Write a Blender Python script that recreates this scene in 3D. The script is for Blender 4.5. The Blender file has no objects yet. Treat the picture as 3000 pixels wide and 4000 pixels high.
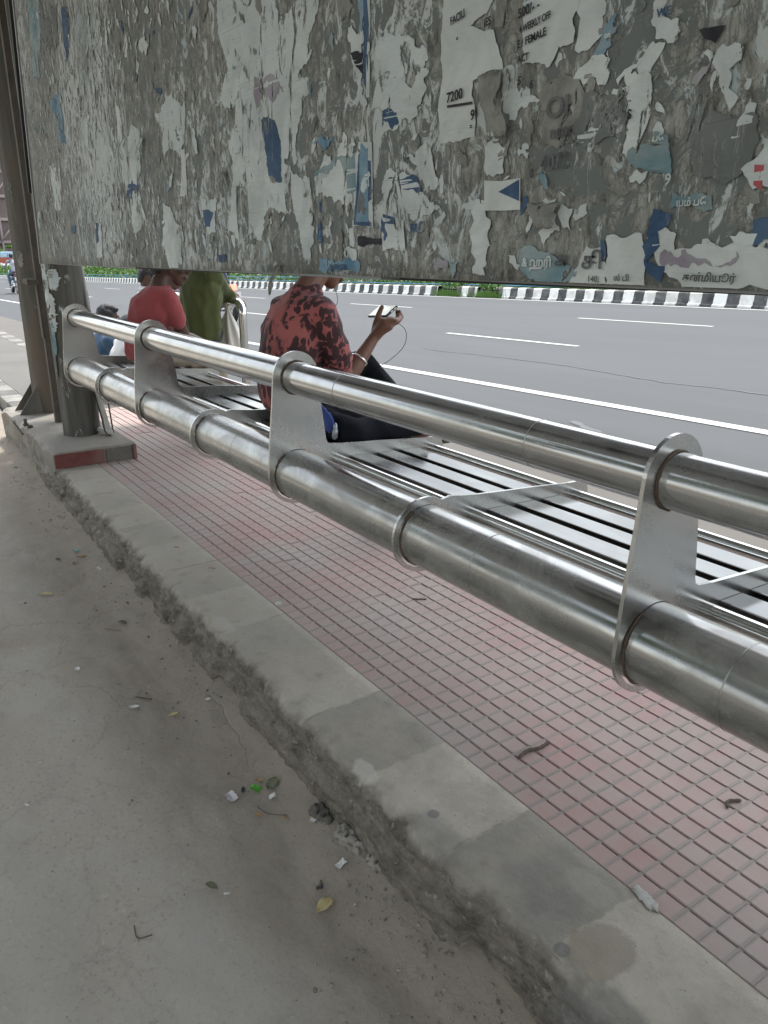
import bpy, bmesh, math, random
from mathutils import Vector, Matrix, noise
from math import sin, cos, pi, radians, sqrt

# ------------------------------------------------------------------ camera
sc = bpy.context.scene
COL = sc.collection
PITCH, YAW = radians(18.714), radians(34.21)
fh = Vector((-cos(YAW), sin(YAW), 0)); rt = Vector((sin(YAW), cos(YAW), 0))
fw = fh*cos(PITCH) - Vector((0, 0, 1))*sin(PITCH)
upv = rt.cross(fw)
cd = bpy.data.cameras.new('camera'); cam = bpy.data.objects.new('camera', cd); COL.objects.link(cam)
cam.matrix_world = Matrix(((rt.x, upv.x, -fw.x, 0), (rt.y, upv.y, -fw.y, 0), (rt.z, upv.z, -fw.z, 1.2), (0, 0, 0, 1)))
cd.sensor_fit = 'VERTICAL'; cd.sensor_height = 36; cd.lens = 3002/4000*36
cd.clip_start = 0.05; cd.clip_end = 900
sc.camera = cam

# ------------------------------------------------------------------ sky, sun, exposure
SUN_EL, SUN_AZ = radians(66), radians(-32)      # azimuth of the sun, clockwise from +Y
w = bpy.data.worlds.new("World"); sc.world = w; w.use_nodes = True
nt = w.node_tree; bg = nt.nodes['Background']
sky = nt.nodes.new('ShaderNodeTexSky'); sky.sky_type = 'NISHITA'; sky.sun_disc = False
sky.sun_elevation = SUN_EL; sky.sun_rotation = SUN_AZ
sky.air_density = 1.6; sky.dust_density = 2.2; sky.ozone_density = 1.0
hs = nt.nodes.new('ShaderNodeHueSaturation'); hs.inputs['Saturation'].default_value = .34     # hazy, milky sky
nt.links.new(sky.outputs[0], hs.inputs['Color']); 
tcw = nt.nodes.new('ShaderNodeTexCoord'); mpw = nt.nodes.new('ShaderNodeMapping'); mpw.inputs['Scale'].default_value = (1, 1, 2.2)
nzw = nt.nodes.new('ShaderNodeTexNoise'); nzw.inputs['Scale'].default_value = 3.4; nzw.inputs['Detail'].default_value = 8; nzw.inputs['Roughness'].default_value = .62; nzw.inputs['Distortion'].default_value = .4
rpw = nt.nodes.new('ShaderNodeValToRGB'); rpw.color_ramp.elements[0].position = .42; rpw.color_ramp.elements[0].color = (.78, .80, .84, 1); rpw.color_ramp.elements[1].position = .60; rpw.color_ramp.elements[1].color = (1.18, 1.17, 1.15, 1)
mxw = nt.nodes.new('ShaderNodeMix'); mxw.data_type = 'RGBA'; mxw.blend_type = 'MULTIPLY'; mxw.inputs[0].default_value = 1
for a_, b_ in ((tcw.outputs['Generated'], mpw.inputs[0]), (mpw.outputs[0], nzw.inputs[0]), (nzw.outputs['Fac'], rpw.inputs[0]), (hs.outputs[0], mxw.inputs[6]), (rpw.outputs[0], mxw.inputs[7]), (mxw.outputs[2], bg.inputs[0])): nt.links.new(a_, b_); bg.inputs[1].default_value = 0.15
sl = bpy.data.lights.new('sun', 'SUN'); sl.energy = 1.5; sl.angle = radians(3); sl.color = (1, .965, .9)
so = bpy.data.objects.new('sun', sl); COL.objects.link(so)
sd = Vector((sin(SUN_AZ)*cos(SUN_EL), cos(SUN_AZ)*cos(SUN_EL), sin(SUN_EL)))
so.rotation_euler = sd.to_track_quat('Z', 'Y').to_euler()
vs = sc.view_settings
vs.view_transform = 'Standard'; vs.look = 'None'; vs.exposure = 1.56; vs.gamma = 1; vs.use_curve_mapping = False
sc.cycles.use_denoising = True
sc.cycles.max_bounces = 6

# ------------------------------------------------------------------ node helper
class N:
    def __init__(s, name):
        s.m = bpy.data.materials.new(name); s.m.use_nodes = True
        s.t = s.m.node_tree; s.b = s.t.nodes['Principled BSDF']
        s._c = None
    def n(s, ty, **kw):
        x = s.t.nodes.new(ty)
        for k, v in kw.items(): setattr(x, k, v)
        return x
    def l(s, a, b): s.t.links.new(a, b)
    def setp(s, k, v):
        if isinstance(v, bpy.types.NodeSocket): s.l(v, s.b.inputs[k])
        else: s.b.inputs[k].default_value = v if not isinstance(v, tuple) or len(v) == 4 else (*v, 1)
        return s
    def co(s, scale=(1, 1, 1), rot=(0, 0, 0), loc=(0, 0, 0), src='Object'):
        if s._c is None: s._c = s.n('ShaderNodeTexCoord')
        mp = s.n('ShaderNodeMapping'); mp.inputs['Scale'].default_value = scale
        mp.inputs['Rotation'].default_value = rot; mp.inputs['Location'].default_value = loc
        s.l(s._c.outputs[src], mp.inputs['Vector']); return mp.outputs[0]
    def noise(s, sc_, v=None, detail=5, rough=.55, dist=0, col=False):
        x = s.n('ShaderNodeTexNoise'); x.inputs['Scale'].default_value = sc_; x.inputs['Detail'].default_value = detail
        x.inputs['Roughness'].default_value = rough; x.inputs['Distortion'].default_value = dist
        s.l(v if v is not None else s.co(), x.inputs['Vector']); return x.outputs['Color' if col else 'Fac']
    def vor(s, sc_, v=None, feat='F1', out='Distance', rnd=1):
        x = s.n('ShaderNodeTexVoronoi'); x.feature = feat; x.inputs['Scale'].default_value = sc_
        x.inputs['Randomness'].default_value = rnd
        s.l(v if v is not None else s.co(), x.inputs['Vector']); return x.outputs[out]
    def ramp(s, f, *st, interp='LINEAR'):
        x = s.n('ShaderNodeValToRGB'); e = x.color_ramp.elements; x.color_ramp.interpolation = interp
        while len(e) < len(st): e.new(1)
        for i, (p, c) in enumerate(st):
            e[i].position = p; e[i].color = (c, c, c, 1) if isinstance(c, (int, float)) else (*c, 1)
        s.l(f, x.inputs[0]); return x.outputs[0]
    def mix(s, f, a, b, mode='MIX'):
        x = s.n('ShaderNodeMix'); x.data_type = 'RGBA'; x.blend_type = mode
        for k, v in ((0, f), (6, a), (7, b)):
            if isinstance(v, bpy.types.NodeSocket): s.l(v, x.inputs[k])
            elif k == 0: x.inputs[0].default_value = v
            else: x.inputs[k].default_value = (*v, 1) if isinstance(v, tuple) else (v, v, v, 1)
        return x.outputs[2]
    def m2(s, op, a, b=0.0, c=None):
        x = s.n('ShaderNodeMath', operation=op)
        for i, v in enumerate((a, b, c)):
            if v is None: continue
            if isinstance(v, bpy.types.NodeSocket): s.l(v, x.inputs[i])
            else: x.inputs[i].default_value = v
        return x.outputs[0]
    def sep(s, v=None):
        x = s.n('ShaderNodeSeparateXYZ'); s.l(v if v is not None else s.co(), x.inputs[0]); return x.outputs
    def bump(s, h, st=.3, d=.01):
        x = s.n('ShaderNodeBump'); x.inputs['Strength'].default_value = st; x.inputs['Distance'].default_value = d
        s.l(h, x.inputs['Height']); s.l(x.outputs[0], s.b.inputs['Normal']); return s

def plain(name, c, rough=.6, metal=0, var=.15, ns=8, bump=0, bs=40, spec=.5):
    k = N(name)
    f = k.noise(ns, detail=6)
    k.setp('Base Color', k.mix(f, tuple(x*(1-var) for x in c), tuple(min(1, x*(1+var)) for x in c)))
    k.setp('Roughness', rough).setp('Metallic', metal).setp('Specular IOR Level', spec)
    if bump: k.bump(k.noise(bs, detail=8), bump, .004)
    return k.m

M = {}
def steel(name, base=.60, rough=(.16, .34), dust=.25, dustc=(.30, .285, .25), wave=.02, tint=(1, 1, .97)):
    k = N(name)
    v = k.co((3, 22, 22))
    streak = k.noise(3, v, 4, .6)
    big = k.noise(2.3, k.co(), 5, .6, .6)
    r = k.m2('ADD', k.m2('MULTIPLY', streak, rough[1]-rough[0]), rough[0])
    r = k.m2('ADD', r, k.m2('MULTIPLY', k.ramp(big, (.42, 0.), (.7, 1.)), .16))
    k.setp('Roughness', r)
    d = k.ramp(k.noise(4, k.co((1, 1.4, 1.4)), 9, .68, .8), (.38, 0.), (.66, 1.))
    sp = k.ramp(k.noise(160, detail=3), (.60, 0.), (.72, 1.))
    d = k.m2('MAXIMUM', d, k.m2('MULTIPLY', k.m2('MULTIPLY', sp, k.ramp(big, (.5, 0.), (.7, 1.))), .6))
    c = tuple(base*t for t in tint)
    k.setp('Base Color', k.mix(k.m2('MULTIPLY', d, dust), c, dustc))
    k.setp('Metallic', k.m2('SUBTRACT', 1.0, k.m2('MULTIPLY', d, dust*1.6)))
    h = k.m2('ADD', k.noise(5, k.co((.25, 1, 1)), 2, .5), k.m2('MULTIPLY', k.noise(220, k.co((.05, 1, 1)), 2), .02))
    k.bump(h, wave*10, .01)
    return k.m
M['steel_pipe'] = steel('polished steel', .46, (.08, .16), .22, (.22, .205, .17), wave=.012, tint=(1, 1, .99))
M['steel_low'] = steel('dusty steel', .37, (.12, .24), .50, (.20, .185, .15), wave=.014, tint=(1, 1, .97))
M['steel_plate'] = steel('brushed steel plate', .52, (.17, .28), .20, wave=.006)
M['steel_slat'] = steel('steel slat', .145, (.08, .2), .10, wave=.006)
M['steel_rod'] = steel('bright steel rod', .72, (.06, .12), .03, wave=.003)
M['steel_col'] = steel('grimy steel column', .36, (.3, .5), .75, (.17, .155, .13), wave=.02)
M['weld'] = plain('weld bead', (.10, .065, .045), .7, .2, .4, 60, .5, 120)

def dusty(name, c1, c2, c3, s=3, bump=.4, crack=False, bs=90, rough=.9):
    k = N(name)
    a = k.noise(s, detail=10, rough=.65, dist=.4); b = k.noise(s*.25, detail=4)
    col = k.mix(k.ramp(a, (.35, 0.), (.68, 1.)), c1, c2)
    col = k.mix(k.ramp(b, (.38, 0.), (.62, 1.)), col, c3)
    fine = k.noise(bs*1.6, detail=6, rough=.8)
    col = k.mix(k.m2('MULTIPLY', k.ramp(fine, (.34, 1.), (.46, 0.)), .55), col, tuple(x*.5 for x in c1))
    col = k.mix(k.m2('MULTIPLY', k.ramp(k.noise(bs, detail=5, rough=.75), (.60, 0.), (.70, 1.)), .5), col, tuple(min(1, x*1.5) for x in c2))
    h = k.m2('ADD', k.m2('ADD', k.m2('MULTIPLY', k.noise(bs, detail=8, rough=.75), .5), k.m2('MULTIPLY', a, .8)), k.m2('MULTIPLY', k.noise(bs*.22, detail=7, rough=.65), .8))
    if crack:
        cr = k.vor(2.6, k.mix(.35, k.co(), k.noise(3, detail=6, col=True), 'ADD'), 'DISTANCE_TO_EDGE')
        br = k.ramp(k.noise(1.6, detail=5), (.42, 0.), (.60, 1.))
        cm = k.m2('MULTIPLY', k.ramp(cr, (.0, 1.), (.022, 0.)), br)
        col = k.mix(k.m2('MULTIPLY', cm, .20), col, tuple(x*.4 for x in c1))
        h = k.m2('SUBTRACT', h, k.m2('MULTIPLY', cm, .25))
        yy = k.m2('ADD', k.sep()[1], k.m2('MULTIPLY', k.m2('SUBTRACT', k.noise(2.4, detail=7, rough=.65), .5), .75))
        soil = k.ramp(yy, (.36, 0.), (.62, 1.))      # loose brown soil gathers along the kerb
        col = k.mix(k.m2('MULTIPLY', soil, .6), col, k.mix(k.noise(30, detail=8, rough=.75), (.20, .168, .132), (.335, .288, .232)))
        pale = k.ramp(k.noise(1.1, k.co(loc=(4, 2, 0)), 6, .6, .5), (.50, 0.), (.62, 1.))
        col = k.mix(k.m2('MULTIPLY', k.m2('MULTIPLY', pale, k.m2('SUBTRACT', 1.0, soil)), .6), col, (.37, .36, .325))
    k.setp('Base Color', col).setp('Roughness', rough).setp('Specular IOR Level', .2)
    k.bump(h, bump, .006)
    return k.m

# ------------------------------------------------------------------ object helpers
def link(name, me, m=None, parent=None):
    o = bpy.data.objects.new(name, me); COL.objects.link(o)
    if m is not None:
        for x in (m if isinstance(m, (list, tuple)) else [m]): me.materials.append(x)
    if parent is not None: o.parent = parent
    return o
def tag(o, label=None, cat=None, group=None, kind=None):
    if label: o['label'] = label
    if cat: o['category'] = cat
    if group: o['group'] = group
    if kind: o['kind'] = kind
    return o
def empty(name, loc, label, cat, rz=0, group=None):
    o = bpy.data.objects.new(name, None); COL.objects.link(o); o.empty_display_size = .1
    o.location = loc; o.rotation_euler = (0, 0, rz)
    return tag(o, label, cat, group)
def bmo(name, bm, m, parent=None, smooth=False, loc=None):
    bmesh.ops.recalc_face_normals(bm, faces=bm.faces[:])
    me = bpy.data.meshes.new(name); bm.to_mesh(me); bm.free()
    if smooth:
        for p in me.polygons: p.use_smooth = True
    o = link(name, me, m, parent)
    if loc is not None: o.location = loc
    return o
def box(bm, x0, x1, y0, y1, z0, z1, bev=0, mi=0, M4=None):
    vs_ = [bm.verts.new((x, y, z)) for x in (x0, x1) for y in (y0, y1) for z in (z0, z1)]
    q = [(0, 1, 3, 2), (4, 6, 7, 5), (0, 4, 5, 1), (2, 3, 7, 6), (0, 2, 6, 4), (1, 5, 7, 3)]
    fs = [bm.faces.new([vs_[i] for i in f]) for f in q]
    for f in fs: f.material_index = mi
    if M4 is not None: bmesh.ops.transform(bm, matrix=M4, verts=vs_)
    if bev:
        es = set(e for f in fs for e in f.edges)
        bmesh.ops.bevel(bm, geom=list(es), offset=bev, segments=2, affect='EDGES', profile=.6)
def tube(bm, pts, r, n=12, cap=True, mi=0):
    pts = [Vector(p) for p in pts]; rings = []
    rr = r if isinstance(r, (list, tuple)) else [r]*len(pts)
    prev = None
    for i, p in enumerate(pts):
        d = (pts[min(i+1, len(pts)-1)] - pts[max(i-1, 0)]).normalized()
        if prev is None:
            u = d.orthogonal().normalized()
        else:
            u = (prev - d*prev.dot(d)).normalized()
        prev = u; v = d.cross(u)
        rings.append([bm.verts.new(p + (u*cos(2*pi*j/n) + v*sin(2*pi*j/n))*rr[i]) for j in range(n)])
    for a, b in zip(rings, rings[1:]):
        for j in range(n):
            f = bm.faces.new((a[j], a[(j+1) % n], b[(j+1) % n], b[j])); f.smooth = True; f.material_index = mi
    if cap:
        for q, s in ((rings[0], -1), (rings[-1], 1)):
            f = bm.faces.new(q[::s]); f.material_index = mi
def tubeo(name, pts, r, m, parent=None, n=12):
    bm = bmesh.new(); tube(bm, pts, r, n); return bmo(name, bm, m, parent)
def spline(pts, n=8):
    P = [Vector(p) for p in pts]; P = [P[0]*2-P[1]] + P + [P[-1]*2-P[-2]]; out = []
    for i in range(1, len(P)-2):
        for j in range(n):
            t = j/n; a, b, c, d = P[i-1:i+3]
            out.append(.5*((2*b)+(c-a)*t+(2*a-5*b+4*c-d)*t*t+(3*b-a-3*c+d)*t**3))
    out.append(P[-2]); return out
def prism(bm, outline, holes, x0, x1, flip=False, mi=0):
    """2D outline (y, z) with holes, extruded along x"""
    loops = [outline] + holes; allf = []
    for x in (x0, x1):
        tmp = []
        es = []
        for lp in loops:
            v = [bm.verts.new((x, a, b)) for a, b in lp]; tmp.append(v)
            es += [bm.edges.new((v[i], v[(i+1) % len(v)])) for i in range(len(v))]
        r = bmesh.ops.triangle_fill(bm, edges=es, use_beauty=True)
        allf.append(tmp)
    for a, b in zip(*allf):
        for i in range(len(a)):
            j = (i+1) % len(a); bm.faces.new((a[i], a[j], b[j], b[i]))
def arc(cx, cz, r, a0, a1, n=12):
    return [(cx+r*cos(radians(a0+(a1-a0)*i/n)), cz+r*sin(radians(a0+(a1-a0)*i/n))) for i in range(n+1)]
def fb(x, y=0, z=0, o=4):
    return noise.fractal(Vector((x, y, z)), .9, 2.1, o, noise_basis='PERLIN_ORIGINAL')

# ------------------------------------------------------------------ ground sheet and road
def road_z(x, y): return -.20 + .01914*x + .025*y
GRX = -1.0
def grid_surface(name, xs, ys, zf, m, kind='structure', smooth=True):
    bm = bmesh.new(); V = [[bm.verts.new((x, y, zf(x, y))) for y in ys] for x in xs]
    for i in range(len(xs)-1):
        for j in range(len(ys)-1):
            f = bm.faces.new((V[i][j], V[i+1][j], V[i+1][j+1], V[i][j+1])); f.smooth = smooth
    o = bmo(name, bm, m); o['kind'] = kind; return o
def lin(a, b, n): return [a+(b-a)*i/n for i in range(n+1)]

M['asphalt'] = (lambda k: (
    k.setp('Base Color', k.mix(k.m2('MULTIPLY', k.ramp(k.noise(.9, k.co((.18, 1, 1), rot=(0, 0, .03)), 6, .6, .6), (.4, 0.), (.6, 1.)), .9),
        k.mix(k.ramp(k.noise(120, detail=6, rough=.7), (.3, 0.), (.7, 1.)), (.054, .0575, .060), (.084, .088, .091)), (.062, .0655, .068))),
    k.setp('Roughness', .8), k.setp('Specular IOR Level', .3), k.bump(k.noise(160, detail=5), .35, .004), k.m)[-1])(N('asphalt'))
M['concrete_apron'] = dusty('apron concrete', (.115, .108, .098), (.15, .14, .128), (.13, .122, .112), 2, .2)
M['paint'] = (lambda k: (
    k.setp('Base Color', k.mix(k.ramp(k.noise(60, detail=6, rough=.7), (.36, 1.), (.46, 0.)), (.46, .46, .43), (.20, .205, .20))),
    k.setp('Roughness', .7), k.bump(k.noise(160, detail=5), .2, .004), k.m)[-1])(N('road paint'))
M['tar'] = plain('tar stain', (.058, .062, .066), .6, 0, .3, 20)
M['earth'] = dusty('packed earth', (.265, .230, .186), (.375, .332, .276), (.36, .33, .284), 2.4, .8, crack=True, bs=55)
M['far_earth'] = dusty('earth', (.14, .12, .095), (.19, .165, .135), (.16, .145, .12), .4, .2)

# one ground sheet that reaches the horizon, sloping gently along the road
xs = [-400, -300, -220, -160, -120, -90, -70, -50, -30, -15, 0, 15, 40, 80, 160, 300, 400]
ys = [-400, -250, -120, -60, -30, -12, 2.0, 16.2, 19, 27, 40, 80, 160, 300, 400]
def gz(x, y):
    x_ = max(-180, min(60, x)); 
    if y < 2.02: return -.30 + min(0, .01914*(x_+5)) * (1 if y > -60 else .8)
    y_ = min(y, 27)
    return -.235 + .01914*x_ + .025*y_
grid_surface('ground', xs, ys, gz, M['far_earth'])
grid_surface('road', lin(-180, 60, 48), [2.0, 3.4, 6, 9, 12, 16.6], lambda x, y: road_z(x, y), M['asphalt'])
grid_surface('opposite_road', lin(-180, 60, 24), [19.6, 22, 25, 30], lambda x, y: road_z(x, min(y, 27))+.02, M['asphalt'])
grid_surface('road_apron', lin(-60, 12, 90), [2.0, 2.6, 3.2, 3.75], lambda x, y: road_z(x, y)+.004, M['concrete_apron'])
# painted markings
bm = bmesh.new()
def stripe(bm, x0, x1, yc, wd, dz=.006):
    n = max(1, int((x1-x0)/4))
    for i in range(n):
        a, b = x0+(x1-x0)*i/n, x0+(x1-x0)*(i+1)/n
        bm.faces.new([bm.verts.new((x, y, road_z(x, y)+dz)) for x, y in ((a, yc-wd/2), (b, yc-wd/2), (b, yc+wd/2), (a, yc+wd/2))])
stripe(bm, -170, 50, 5.68, .14); stripe(bm, -170, 50, 16.08, .13)
for i in range(-22, 8):
    stripe(bm, -11.05+9.15*i, -7.95+9.15*i, 8.88, .10)
    stripe(bm, -11.25+8.9*i, -8.15+8.9*i, 12.5, .10)
o = bmo('road_markings', bm, M['paint']); o['kind'] = 'structure'
# thin meandering oil stain on the road
bm = bmesh.new()
def stain(pts, wd, seed):
    P = spline(pts, 14); a = None
    for i, p in enumerate(P):
        ww = wd*(.5+.9*abs(fb(i*.17, seed))); q = p.y + .05*fb(i*.3, seed+5)
        b = [bm.verts.new((p.x, q-ww, road_z(p.x, q-ww)+.005)), bm.verts.new((p.x, q+ww, road_z(p.x, q+ww)+.005))]
        if a: bm.faces.new((a[0], b[0], b[1], a[1]))
        a = b
stain([(-9.6, 7.25, 0), (-9.08, 7.2, 0), (-6.9, 7.3, 0), (-5.3, 7.1, 0), (-4.25, 7.15, 0), (-3, 7.0, 0)], .020, 1)
0 and stain([(-30, 10.6, 0), (-20, 10.4, 0), (-12, 10.6, 0), (-8, 10.5, 0), (-4, 10.2, 0)], .03, 3)
stain([(-4.4, 4.9, 0), (-3.6, 4.6, 0), (-2.7, 4.2, 0), (-2.2, 4.1, 0)], .05, 8)
o = bmo('road_stain', bm, M['tar']); o['kind'] = 'structure'

# ------------------------------------------------------------------ near ground (packed earth beside the kerb)
def kerb_y(x): return .815 + max(0, -x-3)*.02
def near_z(x, y):
    d = kerb_y(x) - y
    s = -.172 + .045*max(0, 1-max(0, d+.05)/.22)**1.4 + .012*fb(x*1.4, y*1.4, 3) + .006*fb(x*8, y*8, 9, 4) + .0022*fb(x*34, y*34, 2, 3)
    if x < -4.6: s += min(1, (-4.6-x)/1.4)*.03
    return s
def dens(a, b, n, p): return [a+(b-a)*(i/n)**p for i in range(n+1)]
xs = [-x for x in dens(-1.0, 12, 420, 1.15)][::-1]
ys = [kerb_y(-2)+.15-(v) for v in dens(0, 3.6, 190, 1.25)][::-1]
def earth_z(x, y): return near_z(x, min(y, 5)) if y > -2.6 else near_z(x, y)-.05
grid_surface('earth_path', xs, ys, earth_z, M['earth'])

# ------------------------------------------------------------------ platform: tiles, kerb
PX, PY = .0545, .055
M['tile'] = (lambda k: (
    setattr(k, 'd1', k.ramp(k.noise(3.2, detail=7, rough=.6, dist=.3), (.40, 0.), (.64, 1.))),
    setattr(k, 'cell', k.vor(1, k.co((1/.0545, 1/.055, 1), loc=(0, -.15, 0)), out='Color', rnd=0)),
    setattr(k, 'y', k.sep()[1]),
    setattr(k, 'base', k.mix(k.ramp(k.noise(7, detail=5), (.35, 0.), (.65, 1.)), (.43, .205, .19), (.45, .28, .26))),
    setattr(k, 'fx', k.m2('ABSOLUTE', k.m2('SUBTRACT', k.m2('FRACT', k.m2('DIVIDE', k.m2('ADD', k.m2('SUBTRACT', k.m2('MULTIPLY', k.m2('SUBTRACT', k.noise(40, detail=4), .5), .006), k.sep()[0]), .9-.002), PX)), .5))),
    setattr(k, 'bar', k.ramp(k.fx, (.36, 0.), (.42, 1.))),
    setattr(k, 'dirt', k.ramp(k.noise(1.3, detail=6, rough=.6), (.40, 0.), (.62, 1.))),
    setattr(k, 'c1', k.mix(k.m2('ADD', k.m2('MULTIPLY', k.d1, .55), .40), k.base, (.40, .355, .325))),
    setattr(k, 'c2', k.mix(k.m2('MULTIPLY', k.bar, .75), k.c1, k.mix(k.noise(30, detail=6), (.25, .225, .205), (.34, .31, .285)))),
    setattr(k, 'c3', k.mix(k.m2('MULTIPLY', k.dirt, .35), k.c2, (.30, .275, .25))),
    k.setp('Base Color', k.mix(k.m2('MULTIPLY', k.ramp(k.noise(70, detail=6, rough=.8), (.60, 0.), (.70, 1.)), .35), k.c3, (.16, .135, .12))),
    k.setp('Roughness', .78), k.setp('Specular IOR Level', .3), k.bump(k.noise(110, detail=6, rough=.7), .25, .003), k.m)[-1])(N('chequered tile'))
M['tile_dust'] = dusty('dust in the grooves', (.325, .275, .255), (.375, .325, .305), (.35, .30, .28), 6, .3)
M['groove'] = dusty('dark groove', (.10, .088, .078), (.20, .18, .16), (.15, .135, .12), 5, .4)
T0, T1 = 1.08, 2.02
bm = bmesh.new()
nx = int((6.4+.9)/PX); ny = 17
rnd = random.Random(4)
for i in range(nx):
    for j in range(ny):
        x = .9-(i+1)*PX; y = T0+.002+j*PY
        if y + PY > T1+.02: continue
        g = .0026; r_ = rnd.uniform(-.0006, .0006)
        if rnd.random() < .02: r_ -= .003
        a = [(x, y+g), (x+PX, y+g), (x+PX, y+PY-g), (x, y+PY-g)]
        t = [bm.verts.new((p[0], p[1], r_)) for p in ((x+.0003, y+g+.0016), (x+PX-.0003, y+g+.0016), (x+PX-.0003, y+PY-g-.0016), (x+.0003, y+PY-g-.0016))]
        b = [bm.verts.new((p[0], p[1], -.005)) for p in a]
        bm.faces.new(t)
        for q in range(4): bm.faces.new((b[q], b[(q+1) % 4], t[(q+1) % 4], t[q]))
o = bmo('tile_paving', bm, M['tile']); o['kind'] = 'structure'
bm = bmesh.new()
for i in range(nx+1):
    x = .9-i*PX
    box(bm, x-.0070+.0015*fb(i*.7, 2), x+.0030, T0+.004, T1, -.0062, -.0016)
o = bmo('tile_joint_dust', bm, M['tile_dust']); o['kind'] = 'structure'
bm = bmesh.new(); box(bm, -6.4, 4, T0-.02, T1, -.4, -.0048)
o = bmo('platform_base', bm, M['groove']); o['kind'] = 'structure'
M['dirty_pave'] = dusty('dusty pavement', (.115, .11, .10), (.155, .15, .136), (.135, .13, .12), 1.2, .25)
bm = bmesh.new(); box(bm, -60, -6.4, 1.16, 1.86, -1.6, -.004)
o = bmo('pavement', bm, M['dirty_pave']); o['kind'] = 'structure'

def kerb_mat(name, p0, per, wht, blk, wear, sc_=6, bw=1.0, fade=False):
    k = N(name)
    s = k.sep(); n = k.noise(sc_, detail=7, rough=.65)
    xx = k.m2('ADD', s[0], k.m2('MULTIPLY', k.m2('SUBTRACT', k.noise(22, detail=4), .5), .035))
    f = k.m2('FRACT', k.m2('DIVIDE', k.m2('SUBTRACT', xx, p0), per))
    band = k.ramp(f, (0., 0.), (.012, 1.), (.488, 1.), (.5, 0.))
    if fade: band = k.mix(k.ramp(k.m2('DIVIDE', k.m2('ADD', s[0], 3.2), 3.2), (.35, .78), (.62, .05)), band, .62)
    white = k.mix(k.ramp(n, (.40, 0.), (.60, 1.)), wht, wear)
    black = k.mix(k.m2('MULTIPLY', k.ramp(n, (.34, 0.), (.66, 1.)), bw), blk, wear)
    c = k.mix(band, white, black)
    z = k.m2('ADD', s[2], k.m2('MULTIPLY', k.noise(14, detail=6), .05))
    return k, c, s, z, n
k, c, s, z, n = kerb_mat('worn kerb', -1.005, .60, (.60, .555, .48), (.26, .25, .232), (.445, .405, .34), 4.5, fade=True)
jn = k.m2('ABSOLUTE', k.m2('SUBTRACT', k.m2('FRACT', k.m2('DIVIDE', k.m2('ADD', s[0], k.m2('MULTIPLY', k.m2('SUBTRACT', k.noise(26, detail=5), .5), .03)), .60)), .325))
jn = k.m2('MULTIPLY', k.ramp(jn, (.0, 1.), (.009, 0.)), k.ramp(k.noise(9, detail=5), (.42, 0.), (.55, 1.)))
c = k.mix(k.m2('MULTIPLY', jn, .5), c, (.13, .12, .10))
c = k.mix(k.m2('MULTIPLY', k.ramp(k.vor(38, k.co()), (.05, 1.), (.11, 0.)), k.ramp(k.noise(5, k.co(loc=(7, 0, 0)), 4), (.50, 0.), (.58, .55))), c, (.16, .15, .13))
# bare broken cement on the vertical face, with dark grime patches of their own
face = k.ramp(z, (-.0, 1.), (.022, 0.))
cem = k.mix(k.ramp(k.noise(13, k.co((1, 1, 2.6)), 10, .74), (.36, 0.), (.64, 1.)), (.095, .084, .070), (.25, .222, .185))
cem = k.mix(k.m2('MULTIPLY', k.ramp(k.vor(55, k.mix(.08, k.co(), k.noise(20, col=True), 'ADD')), (.12, 1.), (.26, 0.)), .55), cem, (.06, .054, .045))
cem = k.mix(k.m2('MULTIPLY', k.ramp(k.noise(34, k.co((1, 1, 1.5)), 8, .75), (.58, 0.), (.66, 1.)), .6), cem, (.42, .385, .33))
c = k.mix(face, c, cem)
edgew = k.ramp(k.noise(20, detail=8, rough=.75), (.56, 0.), (.64, 1.))
nearedge = k.ramp(k.m2('ABSOLUTE', k.m2('SUBTRACT', s[1], .85)), (.0, 1.), (.05, 0.))
c = k.mix(k.m2('MULTIPLY', k.m2('MULTIPLY', edgew, nearedge), .75), c, (.42, .40, .365))
c = k.mix(k.m2('MULTIPLY', k.ramp(k.noise(75, detail=5, rough=.8), (.60, 0.), (.70, 1.)), .5), c, (.10, .095, .085))
def spot(cx, cy, rx, ry, col_, f_, seed, soft=.10, amp=.5):
    global c
    dx = k.m2('DIVIDE', k.m2('SUBTRACT', s[0], cx), rx); dy = k.m2('DIVIDE', k.m2('SUBTRACT', s[1], cy), ry)
    d_ = k.m2('SQRT', k.m2('ADD', k.m2('MULTIPLY', dx, dx), k.m2('MULTIPLY', dy, dy)))
    d_ = k.m2('ADD', d_, k.m2('MULTIPLY', k.m2('SUBTRACT', k.noise(18, k.co(loc=(seed, 0, 0)), 6, .6), .5), amp))
    c = k.mix(k.m2('MULTIPLY', k.ramp(d_, (.92-soft, 1.), (.92+soft, 0.)), f_), c, col_)
spot(-.655, .92, .062, .075, (.29, .25, .19), .6, 1, .14, 1.2)
spot(-.700, .866, .017, .017, (.19, .19, .185), .7, 2, .14, .4)
spot(-1.113, .891, .015, .015, (.19, .19, .185), .7, 3, .14, .4)
spot(-.76, 1.02, .07, .04, (.46, .44, .38), .45, 4, .3, 1.2)
spot(-1.33, .85, .06, .022, (.66, .62, .57), .6, 5, .25, 1.8)
spot(-.55, .84, .16, .05, (.19, .19, .19), .5, 6, .35, 1.6)
spot(-1.05, .86, .12, .05, (.20, .20, .195), .4, 7, .3, 1.2)
spot(-2.25, .87, .10, .03, (.52, .50, .46), .5, 8, .3, 1.4)
k.setp('Base Color', c).setp('Roughness', .9).setp('Specular IOR Level', .2)
k.bump(k.m2('ADD', k.noise(70, detail=10, rough=.76), k.m2('MULTIPLY', k.noise(11, detail=6), .7)), .8, .010)
M['kerb'] = k.m
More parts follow.
